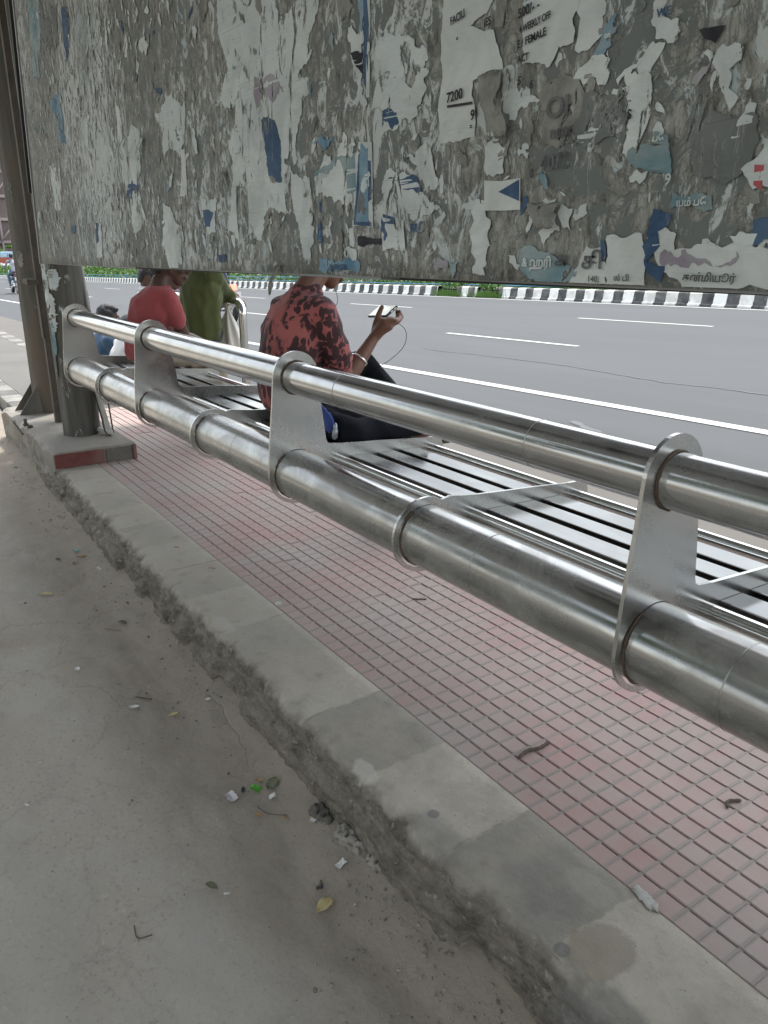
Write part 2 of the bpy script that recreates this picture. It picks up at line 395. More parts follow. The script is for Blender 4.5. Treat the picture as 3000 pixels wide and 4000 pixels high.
prof = [(1.082, -.40), (1.0815, -.0), (1.05, .001)] + [(1.05-(1.05-.87)*i/14, .001) for i in range(1, 15)]
prof += [(.85, -.002), (.838, -.007), (.828, -.015), (.820, -.026)] + [(.815-.0008*i, -.036-.009*i) for i in range(20)] + [(.798, -.23), (.80, -.4)]
bm = bmesh.new(); rows = []
xs = lin(-6.3, .9, 820)
for x in xs:
    row = []
    oy = max(0, -x-3)*.02
    for i, (y, z_) in enumerate(prof):
        t = min(1, max(0, (1.0-y)/.17)) if y < 1.0 else 0
        yy, zz = y, z_
        if y < 1.05:
            yy += oy*t
            if z_ > -.004: zz += .0022*fb(x*5, y*5, 1) + .001*fb(x*26, y*26, 4, 3)
            e = max(0, 1-abs(y-.84)/.05) if z_ > -.03 else 0
            zz -= e*max(0, fb(x*7, y*4, 7)+.0)*.020
        if z_ < -.006 and i > 2:
            d = .009*fb(x*3.2, z_*20, 5) + .0085*fb(x*26, z_*80, 8, 6)
            ledge = .014*max(-1, min(1, (fb(x*2.2, 0, 11)*1.6)))*(1 if -.10 < z_ < -.05 else .4)
            slab = -.018 if (z_ < -.085 + .03*fb(x*3, 2)) else 0
            yy += d - ledge + (slab if fb(x*1.1, 5)+.15 > 0 else .01)
        row.append(bm.verts.new((x, yy, zz)))
    rows.append(row)
for a, b in zip(rows, rows[1:]):
    for i in range(len(a)-1):
        f = bm.faces.new((a[i], b[i], b[i+1], a[i+1])); f.smooth = True
o = bmo('kerb', bm, M['kerb']); o['kind'] = 'structure'
# kerbs that continue beyond the column
k, c, s, z, n = kerb_mat('painted kerb', -.3, .62, (.25, .245, .22), (.075, .075, .07), (.15, .14, .122), 5)
k.setp('Base Color', c).setp('Roughness', .85); k.bump(k.noise(50, detail=8, rough=.7), .4, .005)
M['kerb2'] = k.m
for nm, y0, y1, x0, x1 in (('back_kerb', .985, 1.16, -60, -6.3), ('front_kerb', 1.86, 2.03, -60, 10)):
    bm = bmesh.new()
    box(bm, x0, x1 if x1 < 0 else -6.4, y0, y1, -1.7, .0, .02)
    if x1 > 0: box(bm, -6.4, 10, 2.022, 2.10, -.6, -.004, .012)
    o = bmo(nm, bm, M['kerb2']); o['kind'] = 'structure'
# ------------------------------------------------------------------ shelter: columns, roof, plinths
def column_mesh(name, x, y, r, z0, z1, m, parent, ridges=True, seed=0, lean=0):
    bm = bmesh.new(); n = 56; prev = None
    zs = [z0, z0+.01] + lin(z0+.05, z1, 26)
    for z in zs:
        ring = []
        for i in range(n):
            a = 2*pi*i/n
            rr = r*(1+.004*fb(cos(a)*2, sin(a)*2+seed, z*2))
            if ridges and (i % 14) in (0, 1): rr += .006
            ring.append(bm.verts.new((x+lean*z+cos(a)*rr, y+sin(a)*rr, z)))
        if prev:
            for i in range(n):
                f = bm.faces.new((prev[i], prev[(i+1) % n], ring[(i+1) % n], ring[i])); f.smooth = True
        prev = ring
    return bmo(name, bm, m, parent)
def grime_col(name, a, b, c, paper=(.33, .34, .33), thr=.60):
    k = N(name)
    st = k.noise(7, k.co((3, 3, .22)), 6, .6, .3); bl = k.noise(2.2, detail=7, rough=.65, dist=.5)
    col = k.mix(k.ramp(st, (.34, 0.), (.66, 1.)), a, b)
    col = k.mix(k.m2('MULTIPLY', k.ramp(bl, (.42, 0.), (.62, 1.)), .8), col, c)
    pm = k.ramp(k.noise(5, k.co((2, 2, .8)), 8, .7, 1.2), (thr, 0.), (thr+.012, 1.))
    col = k.mix(pm, col, paper)
    k.setp('Base Color', col).setp('Roughness', .62).setp('Metallic', k.m2('MULTIPLY', k.m2('SUBTRACT', 1.0, pm), .35))
    k.bump(k.m2('ADD', k.noise(30, k.co((1, 1, .2)), 6), pm), .3, .004)
    return k.m
M['col_a'] = grime_col('painted column', (.055, .057, .052), (.125, .122, .108), (.10, .082, .066), thr=.63)
M['col_b'] = grime_col('rust streaked column', (.060, .065, .062), (.135, .132, .115), (.13, .10, .075), thr=.68)
M['rust'] = plain('rusty iron', (.085, .070, .058), .85, .1, .45, 14, .5, 60)
M['plinth'] = dusty('plinth cement', (.215, .198, .172), (.325, .302, .268), (.275, .258, .228), 3, .5, bs=45)
M['maroon'] = dusty('maroon tile', (.13, .045, .042), (.17, .07, .062), (.20, .13, .11), 8, .3)
M['cement_dark'] = dusty('dark cement', (.085, .08, .072), (.17, .158, .138), (.125, .118, .105), 6, .7, bs=30)

sh = empty('bus_shelter', (-5.10, 1.12, 0), 'grey steel bus stop shelter on round columns that carries the bench and the poster board', 'bus shelter')
def P0(o, par): o.parent = par; o.matrix_parent_inverse = Matrix.Translation(-par.location); return o
c1 = P0(column_mesh('column', -5.10, 1.122, .110, .095, 2.9, M['col_a'], None), sh)
c1['label'] = 'front column with torn white paper strips, bolted to the end of the bench'
c2 = P0(column_mesh('column', -6.00, 1.12, .106, .09, 2.9, M['col_b'], None, seed=4, lean=.035), sh)
c2['label'] = 'rear column with rust streaks and a flared foot'
c3 = P0(column_mesh('column', 1.62, 1.122, .110, -.1, 2.9, M['col_a'], None), sh)
bm = bmesh.new(); box(bm, -5.56, -5.51, 1.05, 1.10, .09, 2.9, .004)
box(bm, -5.565, -5.505, 1.044, 1.0495, .66, 1.01, .002)
P0(bmo('square_post', bm, M['rust'], None), sh)
bm = bmesh.new(); box(bm, -5.60, -5.44, .98, 1.048, 1.002, 1.034, .006)
P0(bmo('bracket', bm, M['rust'], None), sh)
for s_ in (-1, 1):      # gusset foot of the rear column
    bm = bmesh.new()
    v = [bm.verts.new(p) for p in ((-6.00+.09*s_, 1.03, .30), (-6.00+.09*s_, .89, .10), (-6.00+.09*s_, 1.05, .10), (-6.00+.098*s_, 1.03, .30), (-6.00+.098*s_, .89, .10), (-6.00+.098*s_, 1.05, .10))]
    for f in ((0, 1, 2), (5, 4, 3), (0, 3, 4, 1), (1, 4, 5, 2), (2, 5, 3, 0)): bm.faces.new([v[i] for i in f])
    P0(bmo('foot_gusset', bm, M['col_b'], None), sh)
M['roof'] = plain('roof sheet', (.42, .44, .44), .6, .2, .15, 5)
bm = bmesh.new(); box(bm, -6.3, 3.4, -1.25, 2.85, 2.9, 2.96, .01); box(bm, -6.3, 3.4, 2.83, 2.89, 2.80, 2.97, .004)
P0(bmo('roof', bm, M['roof'], None), sh)

def plinth():
    x0, x1, y0, y1, zt = -6.30, -4.64, .835, 1.318, .096
    e = empty('concrete_plinth', (-5.5, 1.1, 0), 'broken dusty cement plinth under the shelter columns, faced with maroon tile', 'plinth')
    bm = bmesh.new(); nx_, ny_ = 150, 60; V = []
    for i in range(nx_+1):
        r_ = []
        for j in range(ny_+1):
            x = x0+(x1-x0)*i/nx_; y = y0+(y1-y0)*j/ny_
            edge = max(0, 1-(y-y0)/.035); ee = max(0, 1-(x1-x)/.02)
            z = zt + .003*fb(x*6, y*6) + .0012*fb(x*30, y*30) - edge*(.012+.03*max(0, fb(x*6, 3)+.2)) - ee*.004*max(0, fb(y*14, 1)+.3)
            r_.append(bm.verts.new((x + (.006*fb(y*9, 4) if i == nx_ else 0), y + (.02*fb(x*7, 1)+.008*fb(x*30, 6) if j == 0 else 0), z)))
        V.append(r_)
    for i in range(nx_):
        for j in range(ny_):
            f = bm.faces.new((V[i][j], V[i+1][j], V[i+1][j+1], V[i][j+1])); f.smooth = True
    def skirt(line, nrm, n=9):
        prev = line
        for q in range(1, n):
            cur = []
            for v in line:
                t = q/(n-1); z = v.co.z*(1-t) + (-.30)*t
                d = .022*fb(v.co.x*9, z*30, v.co.y*9) - .014*t*(1 if nrm[1] else 0)
                cur.append(bm.verts.new((v.co.x+nrm[0]*d, v.co.y+nrm[1]*d, z)))
            for a in range(len(line)-1): bm.faces.new((prev[a], prev[a+1], cur[a+1], cur[a]))
            prev = cur
    skirt([V[i][0] for i in range(nx_+1)], (0, -1)); skirt(V[nx_], (0, 0), 3); skirt([V[i][ny_] for i in range(nx_+1)], (0, 0), 3); skirt(V[0], (0, 0), 3)
    P0(bmo('cement_block', bm, M['plinth']), e)
    bm = bmesh.new(); box(bm, x1+.003, x1+.016, .846, 1.125, .004, .086, .002)
    P0(bmo('maroon_tile', bm, M['maroon']), e)
    bm = bmesh.new(); box(bm, x1+.002, x1+.009, 1.140, 1.296, .0, .084, .002)
    P0(bmo('bare_cement_face', bm, M['cement_dark']), e)
    bm = bmesh.new(); box(bm, x1+.002, x1+.018, 1.299, 1.318, .002, .090, .002)
    P0(bmo('maroon_tile', bm, M['maroon']), e)
    return e
plinth()
# anchor bolt stubs and rag on the plinth
for i, (x, y, h, t) in enumerate(((-5.55, .865, .045, 'rusty'), (-5.46, .875, .018, 'short rusty'))):
    bm = bmesh.new(); tube(bm, [(0, 0, -.01), (0, 0, h)], .011, 10); tube(bm, [(0, 0, .0), (0, 0, .012)], .019, 6)
    o = bmo('anchor_bolt', bm, M['rust'], loc=(x, y, .095)); tag(o, ('tall' if i == 0 else 'sheared off') + ' rusty anchor bolt sticking out of the plinth behind the rear column', 'bolt')
o = tubeo('steel_rod', spline([(-5.30, .80, .09), (-5.36, .79, .115), (-5.44, .775, .15)]), .006, M['rust']); tag(o, 'bent rusty reinforcing rod poking out of the broken plinth edge', 'rod')

# conduits beside the front column
M['conduit'] = plain('grey conduit', (.40, .39, .37), .6, 0, .15, 20)
M['cable'] = plain('dark cable', (.07, .065, .06), .7, 0, .2, 20)
o = tubeo('white_conduit', spline([(-5.10, 1.235, 2.85), (-5.10, 1.235, 1.9), (-5.10, 1.235, 1.2), (-5.06, 1.24, .85)]), .012, M['conduit'])
tag(o, 'pale straight conduit running up the road side of the front column', 'conduit')
o = tubeo('black_cable', spline([(-5.125, 1.225, 1.9), (-5.12, 1.24, 1.3), (-5.12, 1.23, 1.1), (-5.075, 1.245, .97), (-5.06, 1.25, .8)]), .005, M['cable'])
tag(o, 'thin black cable hanging along the pale conduit', 'cable')
o = tubeo('bent_conduit', spline([(-5.02, 1.215, .46), (-5.01, 1.22, .38), (-4.985, 1.23, .28), (-4.925, 1.24, .16), (-4.90, 1.247, .116), (-4.955, 1.235, .112), (-5.02, 1.205, .125)], 10), .015, M['conduit'], n=14)
tag(o, 'dusty grey conduit wrapped in tape, bent down onto the plinth', 'conduit')
o = tubeo('looped_cable', spline([(-5.04, 1.21, .44), (-5.03, 1.215, .33), (-4.99, 1.225, .20), (-4.94, 1.225, .12), (-4.89, 1.24, .105)], 10), .006, M['cable'])
tag(o, 'dark cable looping down beside the taped conduit', 'cable')
o = tubeo('drop_cable', spline([(-5.0, 1.27, .44), (-4.985, 1.275, .28), (-4.93, 1.27, .11)], 10), .005, M['cable'])
tag(o, 'dark cable dropping behind the taped conduit', 'cable')

# ------------------------------------------------------------------ the long steel bench
bench = empty('steel_bench', (-2, 1.22, 0), 'long stainless steel bench with a fat lower tube, a back rail tube and slatted seat', 'bench')
LY, LZ, LR = 1.1142, 0.5205, 0.0794
UY, UZ, UR = 1.1233, 0.8286, 0.0507
PX_ = [-0.7703-0.6864*k for k in range(-3, 7)]      # plate positions, near end first
def kids(o): return P0(o, bench)
def wob(x, s): return .0012*fb(x*.8, s)
for nm, y, z, r, m in (('back_rail_tube', UY, UZ, UR, M['steel_pipe']), ('lower_tube', LY, LZ, LR, M['steel_low'])):
    bm = bmesh.new()
    pts = [(x, y+wob(x, r*50), z+wob(x, r*90+7)) for x in lin(-5.0, 1.5, 70)]
    tube(bm, pts, r, 72)
    kids(bmo(nm, bm, m))
M['seam'] = plain('tube seam', (.36, .355, .34), .38, .85, .2, 30)
for x, y, z, r in ((-2.7327, UY, UZ, UR), (-1.1921, LY, LZ, LR), (-0.5777, LY, LZ, LR), (-2.4942, LY, LZ, LR), (-3.5763, LY, LZ, LR), (-1.0821, UY, UZ, UR), (-1.834, UY, UZ, UR)):
    bm = bmesh.new(); tube(bm, [(x-.0012, y, z), (x+.0012, y, z)], r+.0004, 72)
    kids(bmo('tube_seam', bm, M['seam']))
def plate_outline(tall):
    a = arc(LY, LZ, 0.099, 180, 318, 26)
    arm = [(1.2059, 0.4664), (1.2471, 0.4737), (1.3205, 0.4847), (1.4672, 0.4884), (1.6506, 0.4921)]
    end = arc(1.6744, 0.5306, 0.0394, -80, 84, 12)
    top = [(1.6323, 0.5709), (1.4855, 0.5829), (1.3572, 0.592), (1.2838, 0.5975)]
    if tall:
        up_ = [(1.2398, 0.603), (1.2297, 0.6095), (1.2251, 0.6223), (1.2196, 0.6681), (1.2068, 0.7598)]
        cap = arc(UY, UZ+.003, 0.0789, 2, 178, 26)
        left = [(1.0362, 0.7415), (1.0234, 0.6315)]
        return a + arm + end + top + up_ + cap + left
    r = arc(LY, LZ, 0.099, 58, 180, 18)
    return a + arm + end + top + [(1.2288, 0.6039), (1.1921, 0.6095)] + r[:-1]
for k_, x in enumerate(PX_):
    tall = (k_ % 2 == 1)
    bm = bmesh.new()
    holes = [arc(LY, LZ-.004, 0.0848, 0, 360, 48)[:-1]]
    if tall: holes.append(arc(UY, UZ, 0.0525, 0, 360, 40)[:-1])
    prism(bm, plate_outline(tall), holes, x-.004, x+.004)
    p = kids(bmo('support_plate' if tall else 'seat_bracket', bm, M['steel_plate']))
    for f in p.data.polygons: f.use_smooth = False
    # weld beads where the plate meets the tubes
    wr = random.Random(k_)
    for (cy, cz, r, al) in ([(LY, LZ, LR, (120, 262))] + ([(UY, UZ, UR, (60, 265))] if tall else [])):
        bm = bmesh.new(); pts = []; rad = []
        a0 = al[0]
        for i in range(40):
            a_ = radians(a0 + (al[1]-a0)*i/39)
            pts.append((x+.0065, cy+cos(a_)*(r+.0015), cz+sin(a_)*(r+.0015))); rad.append(.0016+.0022*max(0, fb(i*.3, k_, 2)+.25))
        tube(bm, pts, rad, 7); kids(bmo('weld_bead', bm, M['weld']))
slat_y = [(1.3186, 1.3960), (1.4255, 1.4950), (1.5235, 1.5960)]
def arm_z(y): return 0.5508 - (y-1.3205)*.036
for xa, xb in zip(PX_, PX_[1:]):
    xa, xb = xb+.0045, xa-.0045
    for (y0, y1) in slat_y:
        bm = bmesh.new(); box(bm, xa, xb, y0, y1, -.038, 0, .0025)
        for v in bm.verts: v.co.z += arm_z(v.co.y)
        kids(bmo('seat_slat', bm, M['steel_slat']))
for nm, y, z in (('rear_rod', 1.2664, 0.5462), ('front_rod', 1.6579, 0.5306)):
    bm = bmesh.new(); tube(bm, [(x, y, z) for x in lin(PX_[-1], PX_[0], 12)], .017, 28)
    kids(bmo(nm, bm, M['steel_rod']))

# ------------------------------------------------------------------ rail hoop on the road side
def hoop(x0, x1, y, zt, zb, r, name, label):
    R_ = .075
    pts = [(x1, y, zb)] + [(x1, y, z) for z in lin(zb+.05, zt-R_, 6)]
    pts += [(x1-R_+R_*cos(a), y, zt-R_+R_*sin(a)) for a in [radians(d) for d in range(10, 90, 10)]]
    pts += [(x, y, zt) for x in lin(x1-R_, x0+R_, 5)]
    pts += [(x0+R_-R_*sin(a), y, zt-R_+R_*cos(a)) for a in [radians(d) for d in range(10, 90, 10)]]
    pts += [(x0, y, z) for z in lin(zt-R_, zb, 6)]
    o = tubeo(name, pts, r, M['steel_rod'], n=24)
    tag(o, label, 'handrail'); return o
hoop(-6.75, -5.035, 2.25, .868, -.28, .029, 'hoop_rail', 'shiny bent steel tube rail the man in green leans on')
# ------------------------------------------------------------------ poster board: torn paper, in metres on the board
SCRAPS=[('g',[[-4.09,2.237],[-3.758,2.164],[-3.823,2.019],[-4.128,2.038]],1,1),('t',[[-4.282,2.288],[-4.069,2.232],[-4.223,1.97],[-4.364,1.992]],1,1),('w',[[-2.158,1.819],[-1.632,1.702],[-1.643,1.679],[-1.681,1.639],[-1.69,1.592],[-1.734,1.576],[-1.671,1.557],[-1.683,1.536],[-1.716,1.527],[-1.742,1.468],[-1.768,1.431],[-1.817,1.406],[-1.749,1.37],[-1.672,1.364],[-1.653,1.319],[-1.71,1.276],[-1.678,1.255],[-1.692,1.214],[-1.728,1.177],[-1.748,1.225],[-1.757,1.267],[-1.89,1.304],[-1.966,1.227],[-2.021,1.251],[-2.113,1.235],[-2.191,1.255],[-2.149,1.315],[-2.12,1.396],[-2.14,1.467],[-2.079,1.566],[-2.168,1.584],[-2.218,1.573],[-2.111,1.652],[-2.146,1.711],[-2.167,1.768]],1,1),('w',[[-3.118,1.706],[-3.015,1.677],[-3.076,1.587],[-2.861,1.594],[-2.934,1.446],[-3.062,1.392],[-3.121,1.467],[-3.132,1.593]],1,1),('w',[[-3.059,1.4],[-2.942,1.424],[-2.914,1.346],[-2.882,1.284],[-2.995,1.262],[-3.064,1.304]],1,1),('w',[[-2.71,1.617],[-2.638,1.635],[-2.438,1.621],[-2.455,1.548],[-2.511,1.477],[-2.586,1.51],[-2.656,1.489],[-2.656,1.571]],1,1),('w',[[-2.705,1.352],[-2.631,1.335],[-2.552,1.262],[-2.565,1.162],[-2.7,1.153],[-2.75,1.228]],1,1),('W',[[-2.505,1.502],[-2.466,1.498],[-2.476,1.368],[-2.538,1.365]],2,0.4),('w',[[-2.382,1.357],[-2.242,1.343],[-2.267,1.256],[-2.33,1.251]],1,1),('w',[[-4.262,1.6],[-4.061,1.573],[-4.1,1.426],[-4.259,1.402]],1,1),('w',[[-3.563,1.732],[-3.462,1.719],[-3.535,1.601],[-3.606,1.608]],1,1),('w',[[-3.556,1.318],[-3.468,1.315],[-3.509,1.179],[-3.6,1.178]],1,0.5),('b',[[-4.098,1.861],[-3.914,1.863],[-3.903,1.655],[-3.986,1.663],[-4.03,1.782]],1,0.4),('d',[[-3.716,2.131],[-3.591,2.112],[-3.658,1.988],[-3.727,1.934],[-3.726,2.043]],1,0.5),('v',[[-1.962,1.607],[-1.86,1.601],[-1.804,1.553],[-1.957,1.539]],2,1),('d',[[-1.933,1.51],[-1.858,1.501],[-1.828,1.36],[-1.884,1.363],[-1.915,1.44]],2,0.5),('b',[[-1.689,1.438],[-1.586,1.437],[-1.576,1.422],[-1.69,1.424]],2,1),('w',[[-1.674,1.33],[-1.628,1.394],[-1.474,1.403],[-1.475,1.377],[-1.49,1.311],[-1.532,1.299],[-1.591,1.316]],2,1),('t',[[-1.682,1.37],[-1.588,1.391],[-1.492,1.396],[-1.489,1.324],[-1.522,1.317],[-1.558,1.388],[-1.609,1.36]],3,0.7),('w',[[-1.485,1.416],[-1.429,1.41],[-1.427,1.247],[-1.509,1.252]],2,0.25),('d',[[-1.478,1.413],[-1.434,1.409],[-1.434,1.25],[-1.503,1.255]],3,0.1),('b',[[-1.472,1.412],[-1.443,1.409],[-1.443,1.259],[-1.495,1.261],[-1.479,1.324]],4,0.1),('w',[[-1.446,1.677],[-1.435,1.674],[-1.438,1.492],[-1.449,1.493]],3,0.1),('d',[[-1.458,1.679],[-1.446,1.677],[-1.448,1.502],[-1.459,1.524]],3,0.3),('b',[[-1.482,1.685],[-1.458,1.679],[-1.459,1.528],[-1.469,1.587]],2,0.6),('w',[[-1.514,1.628],[-1.458,1.613],[-1.464,1.504],[-1.491,1.478],[-1.481,1.54],[-1.506,1.577]],4,1),('k',[[-1.506,1.582],[-1.463,1.578],[-1.459,1.537],[-1.485,1.553]],5,0.4),('d',[[-2.353,1.317],[-2.265,1.313],[-2.308,1.27],[-2.344,1.271]],2,0.4),('d',[[-3.062,1.432],[-2.939,1.432],[-2.954,1.387],[-3.089,1.394]],2,1),('d',[[-3.556,1.318],[-3.512,1.312],[-3.534,1.244],[-3.575,1.235]],2,0.5),('d',[[-3.979,1.315],[-3.893,1.313],[-3.933,1.278],[-3.995,1.284]],1,0.5),('d',[[-2.26,1.193],[-2.204,1.193],[-2.204,1.173],[-2.259,1.172]],1,0.5),('d',[[-2.683,1.694],[-2.624,1.685],[-2.628,1.671],[-2.67,1.677]],1,0.5),('d',[[-1.663,1.224],[-1.642,1.314],[-1.635,1.244],[-1.642,1.219]],1,0.5),('b',[[-1.659,1.309],[-1.649,1.309],[-1.647,1.224],[-1.66,1.224]],1,0.5),('k',[[-1.487,1.232],[-1.39,1.226],[-1.39,1.212],[-1.487,1.213]],1,0.4),('b',[[-1.655,1.186],[-1.545,1.184],[-1.478,1.177],[-1.483,1.156],[-1.662,1.157]],1,0.6),('W',[[-1.206,1.622],[-1.065,1.59],[-1.091,1.564],[-1.13,1.555],[-1.072,1.537],[-1.06,1.512],[-1.046,1.477],[-1.097,1.479],[-1.12,1.472],[-1.122,1.455],[-1.111,1.418],[-1.112,1.385],[-1.201,1.386],[-1.204,1.503]],3,0.35),('W',[[-1.012,1.578],[-0.893,1.551],[-0.903,1.518],[-0.898,1.488],[-0.927,1.488],[-0.943,1.463],[-0.984,1.476],[-1.004,1.477]],3,0.6),('p',[[-1.091,1.564],[-1.065,1.583],[-1.007,1.57],[-1.007,1.518],[-1.028,1.519],[-1.062,1.538]],5,0.8),('w',[[-1.046,1.477],[-1.025,1.48],[-1.006,1.438],[-0.936,1.434],[-0.94,1.425],[-0.999,1.418],[-1.013,1.399],[-1.042,1.416]],1,1),('w',[[-0.902,1.547],[-0.846,1.534],[-0.844,1.487],[-0.894,1.476],[-0.889,1.51]],1,1),('b',[[-0.827,1.508],[-0.806,1.504],[-0.814,1.489],[-0.837,1.463],[-0.862,1.464],[-0.847,1.479]],3,1),('w',[[-0.895,1.44],[-0.854,1.466],[-0.83,1.456],[-0.832,1.422]],3,1),('W',[[-1.081,1.315],[-0.993,1.313],[-0.989,1.265],[-1.077,1.267]],4,0.25),('d',[[-1.044,1.295],[-0.995,1.311],[-0.992,1.278]],5,0.1),('w',[[-1.085,1.38],[-1.032,1.361],[-1.035,1.323],[-1.075,1.322]],2,1),('w',[[-1.39,1.34],[-1.357,1.355],[-1.258,1.307],[-1.2,1.276],[-1.39,1.281]],1,1),('d',[[-1.39,1.338],[-1.273,1.332],[-1.258,1.307],[-1.318,1.314]],2,0.5),('w',[[-1.39,1.277],[-1.317,1.259],[-1.312,1.201],[-1.39,1.201]],2,0.5),('d',[[-1.39,1.273],[-1.349,1.265],[-1.35,1.252],[-1.387,1.255]],3,0.3),('d',[[-1.297,1.252],[-1.252,1.253],[-1.248,1.237],[-1.293,1.237]],2,0.4),('w',[[-1.39,1.522],[-1.242,1.506],[-1.255,1.474],[-1.275,1.439],[-1.342,1.423],[-1.39,1.428]],1,1.2),('d',[[-1.39,1.461],[-1.343,1.453],[-1.338,1.431],[-1.39,1.432]],2,1),('t',[[-0.987,1.203],[-0.961,1.21],[-0.918,1.199],[-0.857,1.174],[-0.865,1.154],[-0.945,1.152],[-0.984,1.173]],2,0.7),('W',[[-0.856,1.179],[-0.843,1.209],[-0.808,1.212],[-0.798,1.149],[-0.874,1.151]],2,0.6),('W',[[-0.805,1.222],[-0.743,1.224],[-0.73,1.152],[-0.796,1.148]],3,0.4),('W',[[-0.715,1.241],[-0.687,1.223],[-0.687,1.202],[-0.632,1.208],[-0.547,1.199],[-0.539,1.158],[-0.669,1.152],[-0.706,1.178],[-0.721,1.202]],2,0.6),('d',[[-0.728,1.256],[-0.698,1.249],[-0.699,1.235],[-0.717,1.226],[-0.71,1.208],[-0.731,1.187],[-0.699,1.181],[-0.704,1.16],[-0.725,1.171],[-0.734,1.184]],4,0.7),('v',[[-0.709,1.198],[-0.595,1.201],[-0.591,1.194],[-0.707,1.184]],4,1),('w',[[-0.605,1.296],[-0.585,1.308],[-0.57,1.336],[-0.559,1.273],[-0.585,1.272]],5,0.4),('r',[[-0.588,1.308],[-0.575,1.305],[-0.573,1.27],[-0.585,1.277]],6,0.3),('f',[[-0.781,1.334],[-0.713,1.336],[-0.708,1.296],[-0.742,1.304],[-0.779,1.316]],3,0.7),('f',[[-0.705,1.276],[-0.642,1.269],[-0.636,1.251],[-0.702,1.254]],3,0.7),('f',[[-0.741,1.353],[-0.717,1.347],[-0.715,1.334],[-0.739,1.338]],3,0.5),('w',[[-0.797,1.431],[-0.759,1.427],[-0.749,1.379],[-0.762,1.341],[-0.783,1.349]],2,0.8),('g',[[-0.87,1.419],[-0.795,1.413],[-0.791,1.349],[-0.849,1.343],[-0.888,1.372]],2,0.8),('g',[[-0.67,1.39],[-0.593,1.354],[-0.591,1.308],[-0.624,1.279],[-0.672,1.293],[-0.693,1.339]],2,0.8),('p',[[-0.951,1.443],[-0.877,1.44],[-0.875,1.383],[-0.913,1.349],[-0.953,1.36],[-0.948,1.404]],1,1.1),('k',[[-0.687,1.461],[-0.652,1.459],[-0.662,1.442],[-0.679,1.45]],3,0.4),('w',[[-0.758,1.502],[-0.703,1.482],[-0.705,1.473],[-0.713,1.459],[-0.753,1.464]],2,1),('w',[[-0.677,1.434],[-0.623,1.432],[-0.624,1.418],[-0.638,1.41],[-0.621,1.377],[-0.631,1.364],[-0.657,1.413]],3,1),('w',[[-0.901,1.27],[-0.876,1.262],[-0.877,1.229],[-0.898,1.243]],1,1),('w',[[-1.122,1.292],[-1.091,1.286],[-1.071,1.16],[-1.102,1.163],[-1.115,1.234]],1,1),('v',[[-1.218,1.182],[-1.175,1.183],[-1.176,1.17],[-1.216,1.167]],1,1),('t',[[-1.175,1.183],[-1.142,1.183],[-1.161,1.154]],1,1),('w',[[-0.608,1.219],[-0.571,1.221],[-0.575,1.207],[-0.6,1.21]],3,1),('d',[[-0.58,1.237],[-0.554,1.241],[-0.548,1.207],[-0.575,1.207]],2,1),('w',[[-1.406,1.599],[-1.307,1.576],[-1.243,1.528],[-1.313,1.513],[-1.39,1.526]],1,1.2)]
TEXTS=[('FACILI',-1.179,1.564,0.012,'k',9,0.82,1,7),('IES',-1.092,1.544,0.012,'k',7,0.85,1,7),('o',-1.163,1.539,0.007,'k',0,1,1,7),('7200',-1.185,1.447,0.016,'k',3,1.0,1,7),('9',-1.119,1.412,0.016,'k',0,1,1,7),('=',-1.12,1.397,0.01,'k',0,0.8,1,7),('500/- -',-1.013,1.54,0.013,'k',6,0.95,1,7),('4 WEEKLY OFF',-1.008,1.519,0.01,'k',7,0.72,1,7),('E / FEMALE',-1.011,1.499,0.011,'k',7,0.85,1,7),('ACT',-1.009,1.478,0.01,'k',6,0.9,1,7),('OI',-0.941,1.392,0.029,'n',0,1.1,1,7),('BOX',-0.93,1.363,0.013,'n',2,1.2,1,7),('4072',-0.945,1.319,0.023,'n',2,0.9,1,7),('S',-0.785,1.373,0.012,'k',0,1,1,7),('5',-1.007,1.448,0.012,'k',0,1,1,7),('6',-0.98,1.439,0.012,'k',0,1,1,7),('& ஹரி',-0.975,1.177,0.014,'w',0,1,1,7),('தி',-0.847,1.176,0.023,'n',0,1.2,1,7),('அ',-0.902,1.182,0.017,'n',0,1,1,7),('140,',-0.833,1.157,0.009,'n',0,1.1,1,7),('ல் பி',-0.783,1.16,0.008,'n',0,1.1,1,7),('கன்மியூர்',-0.667,1.163,0.01,'n',0,1,1,7),('யம் பே',-0.69,1.257,0.009,'w',0,1,1,7),('பே',-0.739,1.34,0.008,'w',0,1.1,1,7),('WE',-0.752,1.487,0.01,'d',0,1,1,7),('அணை',-1.608,1.161,0.015,'d',0,1,1,7),('ael',-0.837,1.48,0.008,'w',0,1,1,7),('டுகள்',-1.645,1.358,0.009,'w',-2,1,1,7),('0',-1.315,1.364,0.016,'n',0,1,1,7),('0',-0.969,1.311,0.014,'n',0,1,1,7),('9',-0.712,1.285,0.014,'w',0,1,1,7),('S',-0.653,1.137,0.003,'n',0,1,1,7)]
